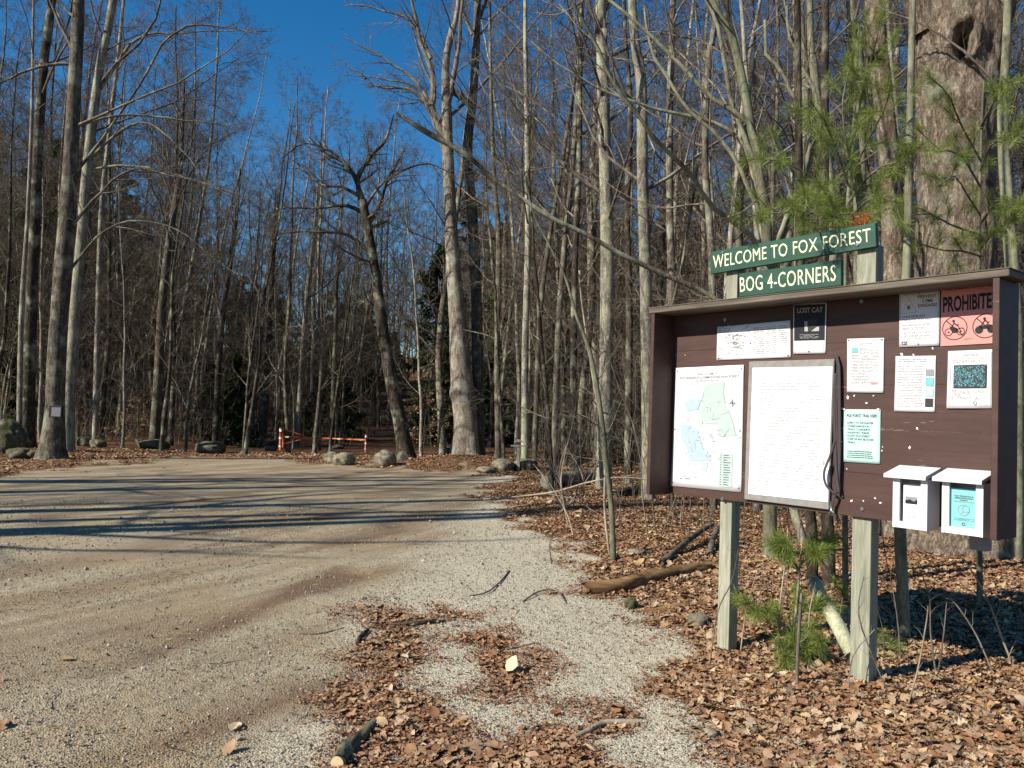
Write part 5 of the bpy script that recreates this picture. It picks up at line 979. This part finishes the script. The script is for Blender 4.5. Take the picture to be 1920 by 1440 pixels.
for i, (x, y, n_, s_, lab) in enumerate([(955, 1262, 'pale', .16, 'large curled pale leaf standing on the gravel patch'), (440, 1367, 'pale', .10, 'single tan leaf on the gravel near the bottom'), (122, 1240, 'beech', .09, 'lone yellowish leaf on the open gravel at lower left'), (1363, 1318, 'pale', .10, 'whitish leaf among the brown ones in front of the posts'), (1042, 1340, 'litter', .09, 'reddish curled leaf right of the leaf patch')]):
    g = np.random.default_rng(i); p = gnd(x, y); sh = np.array(LEAF) * s_; a = g.random() * 6 if i else -1.047; ca, sa = math.cos(a), math.sin(a); sh[:, 2] += (sh[:, 0] ** 2 + sh[:, 1] ** 2 * .8) * 3.5 / (s_ * 10)
    if i == 0: sh = sh[:, [0, 2, 1]]; sh[:, 2] *= .55; sh[:, 0] *= 1.25; sh[:, 1] += sh[:, 2] * .7
    V = np.stack([sh[:, 0] * ca - sh[:, 1] * sa, sh[:, 0] * sa + sh[:, 1] * ca, sh[:, 2]], 1); V[:, 2] += hz(p[0], p[1]) - V[:, 2].min() + .01; V[:, :2] += p[:2]
    wobj('fallen_leaf', V, [list(q) for q in LEAFF3], M[{'pale': 'pale_leaf', 'beech': 'beech_leaf', 'litter': 'litter'}[n_]], label=lab, category='leaf')
def leaning_log():
    g = np.random.default_rng(3); P = smooth_line(np.array([at(1598, 1228, 4.75), at(1570, 1172, 4.9), at(1545, 1130, 5.05), at(1524, 1090, 5.2)]), 26); R = np.linspace(.042, .045, 26) * (1 + .15 * fbm(np.arange(26) * .4, np.zeros(26), 3, 4))
    V, Q = trunk_rings(P, R, 18, 0, .14, 5); root = empty('fallen_limb', P[0], label='lichen-crusted limb propped behind the right board post', category='limb'); root.location = (P[0, 0], P[0, 1], hz(P[0, 0], P[0, 1]))
    n = len(V); V = np.concatenate([V, P[-1:], P[:1]]); Fc = Q.tolist() + [[n, 25 * 18 + j, 25 * 18 + (j + 1) % 18] for j in range(18)]; wobj('wood', V, Fc, bark('lichen_crusted_bark', (.04, .03, .022), (.17, .15, .105), (.42, .42, .31), .7, (.50, .52, .36), 16), root, True)
leaning_log()
# ---------------------------------------------------------------- white pines: bunches of long needles
def tuft_mesh(C, Dn, g, n=120, ln=.10, wd=.0011):
    B = len(C); D = Dn[:, None] * g.uniform(.15, 1., (B, n, 1)) + g.normal(0, .42, (B, n, 3)); D /= np.linalg.norm(D, axis=2, keepdims=True)
    o = C[:, None] - Dn[:, None] * g.uniform(0, .07, (B, n, 1)); l = ln * g.uniform(.65, 1.15, (B, n, 1)); S_ = np.cross(D, g.normal(size=D.shape)); S_ /= np.linalg.norm(S_, axis=2, keepdims=True)
    m = o + D * l * .55; e = o + D * l - np.array([0, 0, 1]) * l * .14
    V = np.stack([o, m + S_ * wd, e, m - S_ * wd], 2).reshape(-1, 3); return V, np.arange(B * n * 4).reshape(-1, 4)
def pine(label, trunk, branches_, seed, per=9, side=.24, tw='twig'):
    """trunk and branches: polylines of (px, py, depth)"""
    g = np.random.default_rng(seed); T = np.array([at(*q) for q in trunk]); T[0, 2] = min(T[0, 2], hz(T[0, 0], T[0, 1]) - .03) if trunk[0][1] > 800 else T[0, 2]
    root = empty('white_pine', [T[0, 0], T[0, 1], hz(T[0, 0], T[0, 1])], label=label, category='pine'); C = smooth_line(T, 20); R = np.linspace(.024, .008, 20) * (1 if T[-1, 2] - T[0, 2] > 1 else .5)
    V, Q = tubes(C[None], R[None], 10); wobj('trunk', V, Q, M['bark_green'], root, True)
    P = np.array([smooth_line(np.array([at(*q) for q in br]), 8) for br in branches_]); L = np.linalg.norm(np.diff(P, axis=1), axis=2).sum(1); R = np.linspace(.010, .004, 8)[None] * np.ones((len(P), 1))
    A, Ra, La = children(P, R, np.full(len(P), 1.), per, .15, .97, 45, side, .6, 5, .12, .04, g, .0018, .6, .2)
    V1, Q1 = tubes(P, R, 6); V2, Q2 = tubes(A, Ra, 4); wobj('branches', np.concatenate([V1, V2]), np.concatenate([Q1, Q2 + len(V1)]), M[tw], root, True)
    Cs = np.concatenate([P[:, -1], A[:, -1], A[:, -3] if per > 4 else A[:0, 0]]); Ds = np.concatenate([P[:, -1] - P[:, -2], A[:, -1] - A[:, -2], (A[:, -1] - A[:, -3]) if per > 4 else A[:0, 0]]); Ds /= np.linalg.norm(Ds, axis=1, keepdims=True); Ds[:, 2] += .25
    V, Q = tuft_mesh(Cs, Ds, g); wobj('foliage', V, Q, M['needle'], root)
pine('young white pine behind the green signs, soft needles over their top', [(1590, 900, 6.0), (1585, 500, 6.0), (1600, 250, 6.0), (1610, 60, 6.0)],
     [[(1588, 440, 6.0), (1530, 400, 5.6), (1450, 400, 5.2), (1380, 410, 4.9)], [(1588, 400, 6.0), (1520, 330, 5.6), (1450, 300, 5.3), (1400, 300, 5.)], [(1590, 420, 6), (1560, 380, 5.2), (1520, 370, 4.7), (1470, 380, 4.4)], [(1592, 350, 6), (1560, 260, 5.6), (1540, 220, 5.4), (1520, 190, 5.2)], [(1600, 260, 6), (1620, 160, 5.8), (1640, 90, 5.6), (1650, 40, 5.5)], [(1590, 380, 6), (1640, 320, 5.6), (1690, 300, 5.4), (1730, 270, 5.2)],
      [(1590, 300, 6), (1580, 200, 5.9), (1590, 140, 5.8), (1600, 100, 5.7)], [(1590, 420, 6), (1620, 380, 5.4), (1650, 370, 5.1), (1680, 380, 4.9)], [(1590, 430, 6), (1600, 410, 5.2), (1590, 400, 4.8), (1560, 405, 4.5)], [(1594, 330, 6), (1640, 240, 5.6), (1660, 200, 5.3), (1670, 160, 5.1)]], 1)
pine('young white pine in front of the giant trunk, right of the signs', [(1840, 900, 6.4), (1835, 520, 6.4), (1840, 250, 6.4), (1845, 150, 6.4)],
     [[(1838, 420, 6.4), (1870, 380, 6.), (1890, 390, 5.7), (1920, 380, 5.4)], [(1838, 350, 6.4), (1800, 290, 6.), (1760, 280, 5.8), (1720, 240, 5.6)], [(1838, 320, 6.4), (1860, 270, 6.), (1880, 265, 5.8), (1910, 250, 5.5)], [(1836, 440, 6.4), (1780, 420, 6.), (1740, 400, 5.7), (1690, 410, 5.5)], [(1836, 400, 6.4), (1810, 360, 6.), (1790, 330, 5.8), (1760, 350, 5.6)], [(1836, 470, 6.4), (1860, 440, 6), (1880, 420, 5.8), (1900, 450, 5.6)], [(1838, 300, 6.4), (1800, 230, 6.), (1780, 180, 5.8), (1750, 150, 5.6)], [(1838, 480, 6.4), (1800, 470, 6.), (1770, 470, 5.8), (1720, 455, 5.6)], [(1838, 240, 6.4), (1870, 180, 6.), (1890, 160, 5.8), (1915, 150, 5.6)]], 2, 5)
pine('low white pine seedling under the board between the two posts', [(1480, 1215, 5.0), (1492, 1150, 5.0), (1500, 1060, 5.0), (1505, 1010, 5.0)],
     [[(1482, 1190, 5.), (1450, 1150, 4.95), (1420, 1135, 4.9), (1395, 1130, 4.9)], [(1482, 1200, 5.), (1500, 1190, 4.9), (1520, 1200, 4.8), (1535, 1205, 4.75)], [(1498, 1070, 5), (1480, 1040, 5), (1470, 1030, 5), (1460, 1020, 4.9)], [(1500, 1060, 5.), (1520, 1035, 5), (1535, 1030, 4.9), (1545, 1028, 4.9)], [(1484, 1180, 5.), (1500, 1150, 5), (1520, 1140, 5), (1540, 1130, 5)], [(1480, 1205, 5), (1500, 1215, 4.8), (1480, 1225, 4.7), (1470, 1230, 4.65)]], 3, 7, .13)
pine('small white pine sprig beside the right face of the right post', [(1590, 1180, 5.2), (1592, 1140, 5.2), (1596, 1110, 5.2), (1600, 1095, 5.2)],
     [[(1592, 1140, 5.2), (1585, 1120, 5.2), (1580, 1110, 5.2), (1576, 1104, 5.2)], [(1592, 1130, 5.2), (1640, 1200, 5.), (1665, 1205, 4.9), (1680, 1210, 4.9)]], 4, 2, .08)
# thin upright trunk half hidden behind the board
hero('thin dark trunk behind the board, its foot lit below the shadow', [(1696, 1215, 24), (1692, 1100, 22), (1688, 980, 21), (1690, 700, 19), (1700, 500, 16), (1705, 300, 14)], 5.4, 'bark_green', seed=95, t0=.75, k=6, llen=.2, top=3, flare=.15, lk=(4, 4, 2))
hero('dark smooth trunk behind the board between the two posts', [(1524, 1085, 22), (1522, 1000, 21), (1515, 900, 20), (1500, 500, 17)], 7.2, 'bark_dark', seed=96, t0=.8, k=5, top=5, flare=.15, lk=(4, 4, 2))
hero('second dark trunk close behind the one between the posts', [(1556, 1080, 24), (1552, 1000, 23), (1548, 900, 21), (1545, 500, 18)], 7.0, 'bark_dark', seed=97, t0=.8, k=5, top=5, flare=.15, lk=(4, 4, 2))
hero('pale birch-like trunk leaning behind the lower edge of the board', [(1512, 1020, 18), (1490, 960, 17), (1470, 880, 16), (1440, 700, 14)], 9.5, 'bark_birch', seed=98, t0=.6, k=6, top=6, flare=.15, lk=(4, 4, 2))
# scattered twigs on the ground
def twig_litter():
    P, g = scatter_points(2600, 2.2, 14, seed=31, p=1.); lm = leafiness(P); P = P[g.random(len(P)) < np.where(lm > .5, .8, .12)]; n = len(P); a = g.random(n) * 6.283; l = g.uniform(.04, .3, n)
    t = np.linspace(0, 1, 5)[None, :, None]; D = np.stack([np.cos(a), np.sin(a), 0 * a], 1)[:, None]; C = np.zeros((n, 5, 3)); C[:, :, :2] = P[:, None]; C += D * t * l[:, None, None] + g.normal(0, .05, (n, 5, 3)) * l[:, None, None] * [1, 1, .3]
    C[:, :, 2] += height(C[:, :, 0], C[:, :, 1]) + .012; V, Q = tubes(C, g.uniform(.0008, .0028, n)[:, None] * np.linspace(1, .5, 5)[None], 5)
    obj('fallen_twigs', mesh('fallen_twigs', V, Q, [M['twig']]), kind='stuff', label='small dead twigs scattered through the leaves and gravel', category='twigs')
twig_litter()

def needle_bunch():
    g = np.random.default_rng(8); q = at(1617, 418, 4.55); c = np.stack([q + g.normal(0, .018, 3) for _ in range(5)]); d = np.array([[.3, 0, -1.]] * 5) + g.normal(0, .4, (5, 3)); d /= np.linalg.norm(d, axis=1, keepdims=True)
    V, Q = tuft_mesh(c, d, g, 50, .06, .0016); wobj('dead_needle_bunch', V, Q, M['red_leaf'], label='rusty orange bunch of dead needles hanging over the end of the upper sign', category='needles')
needle_bunch()
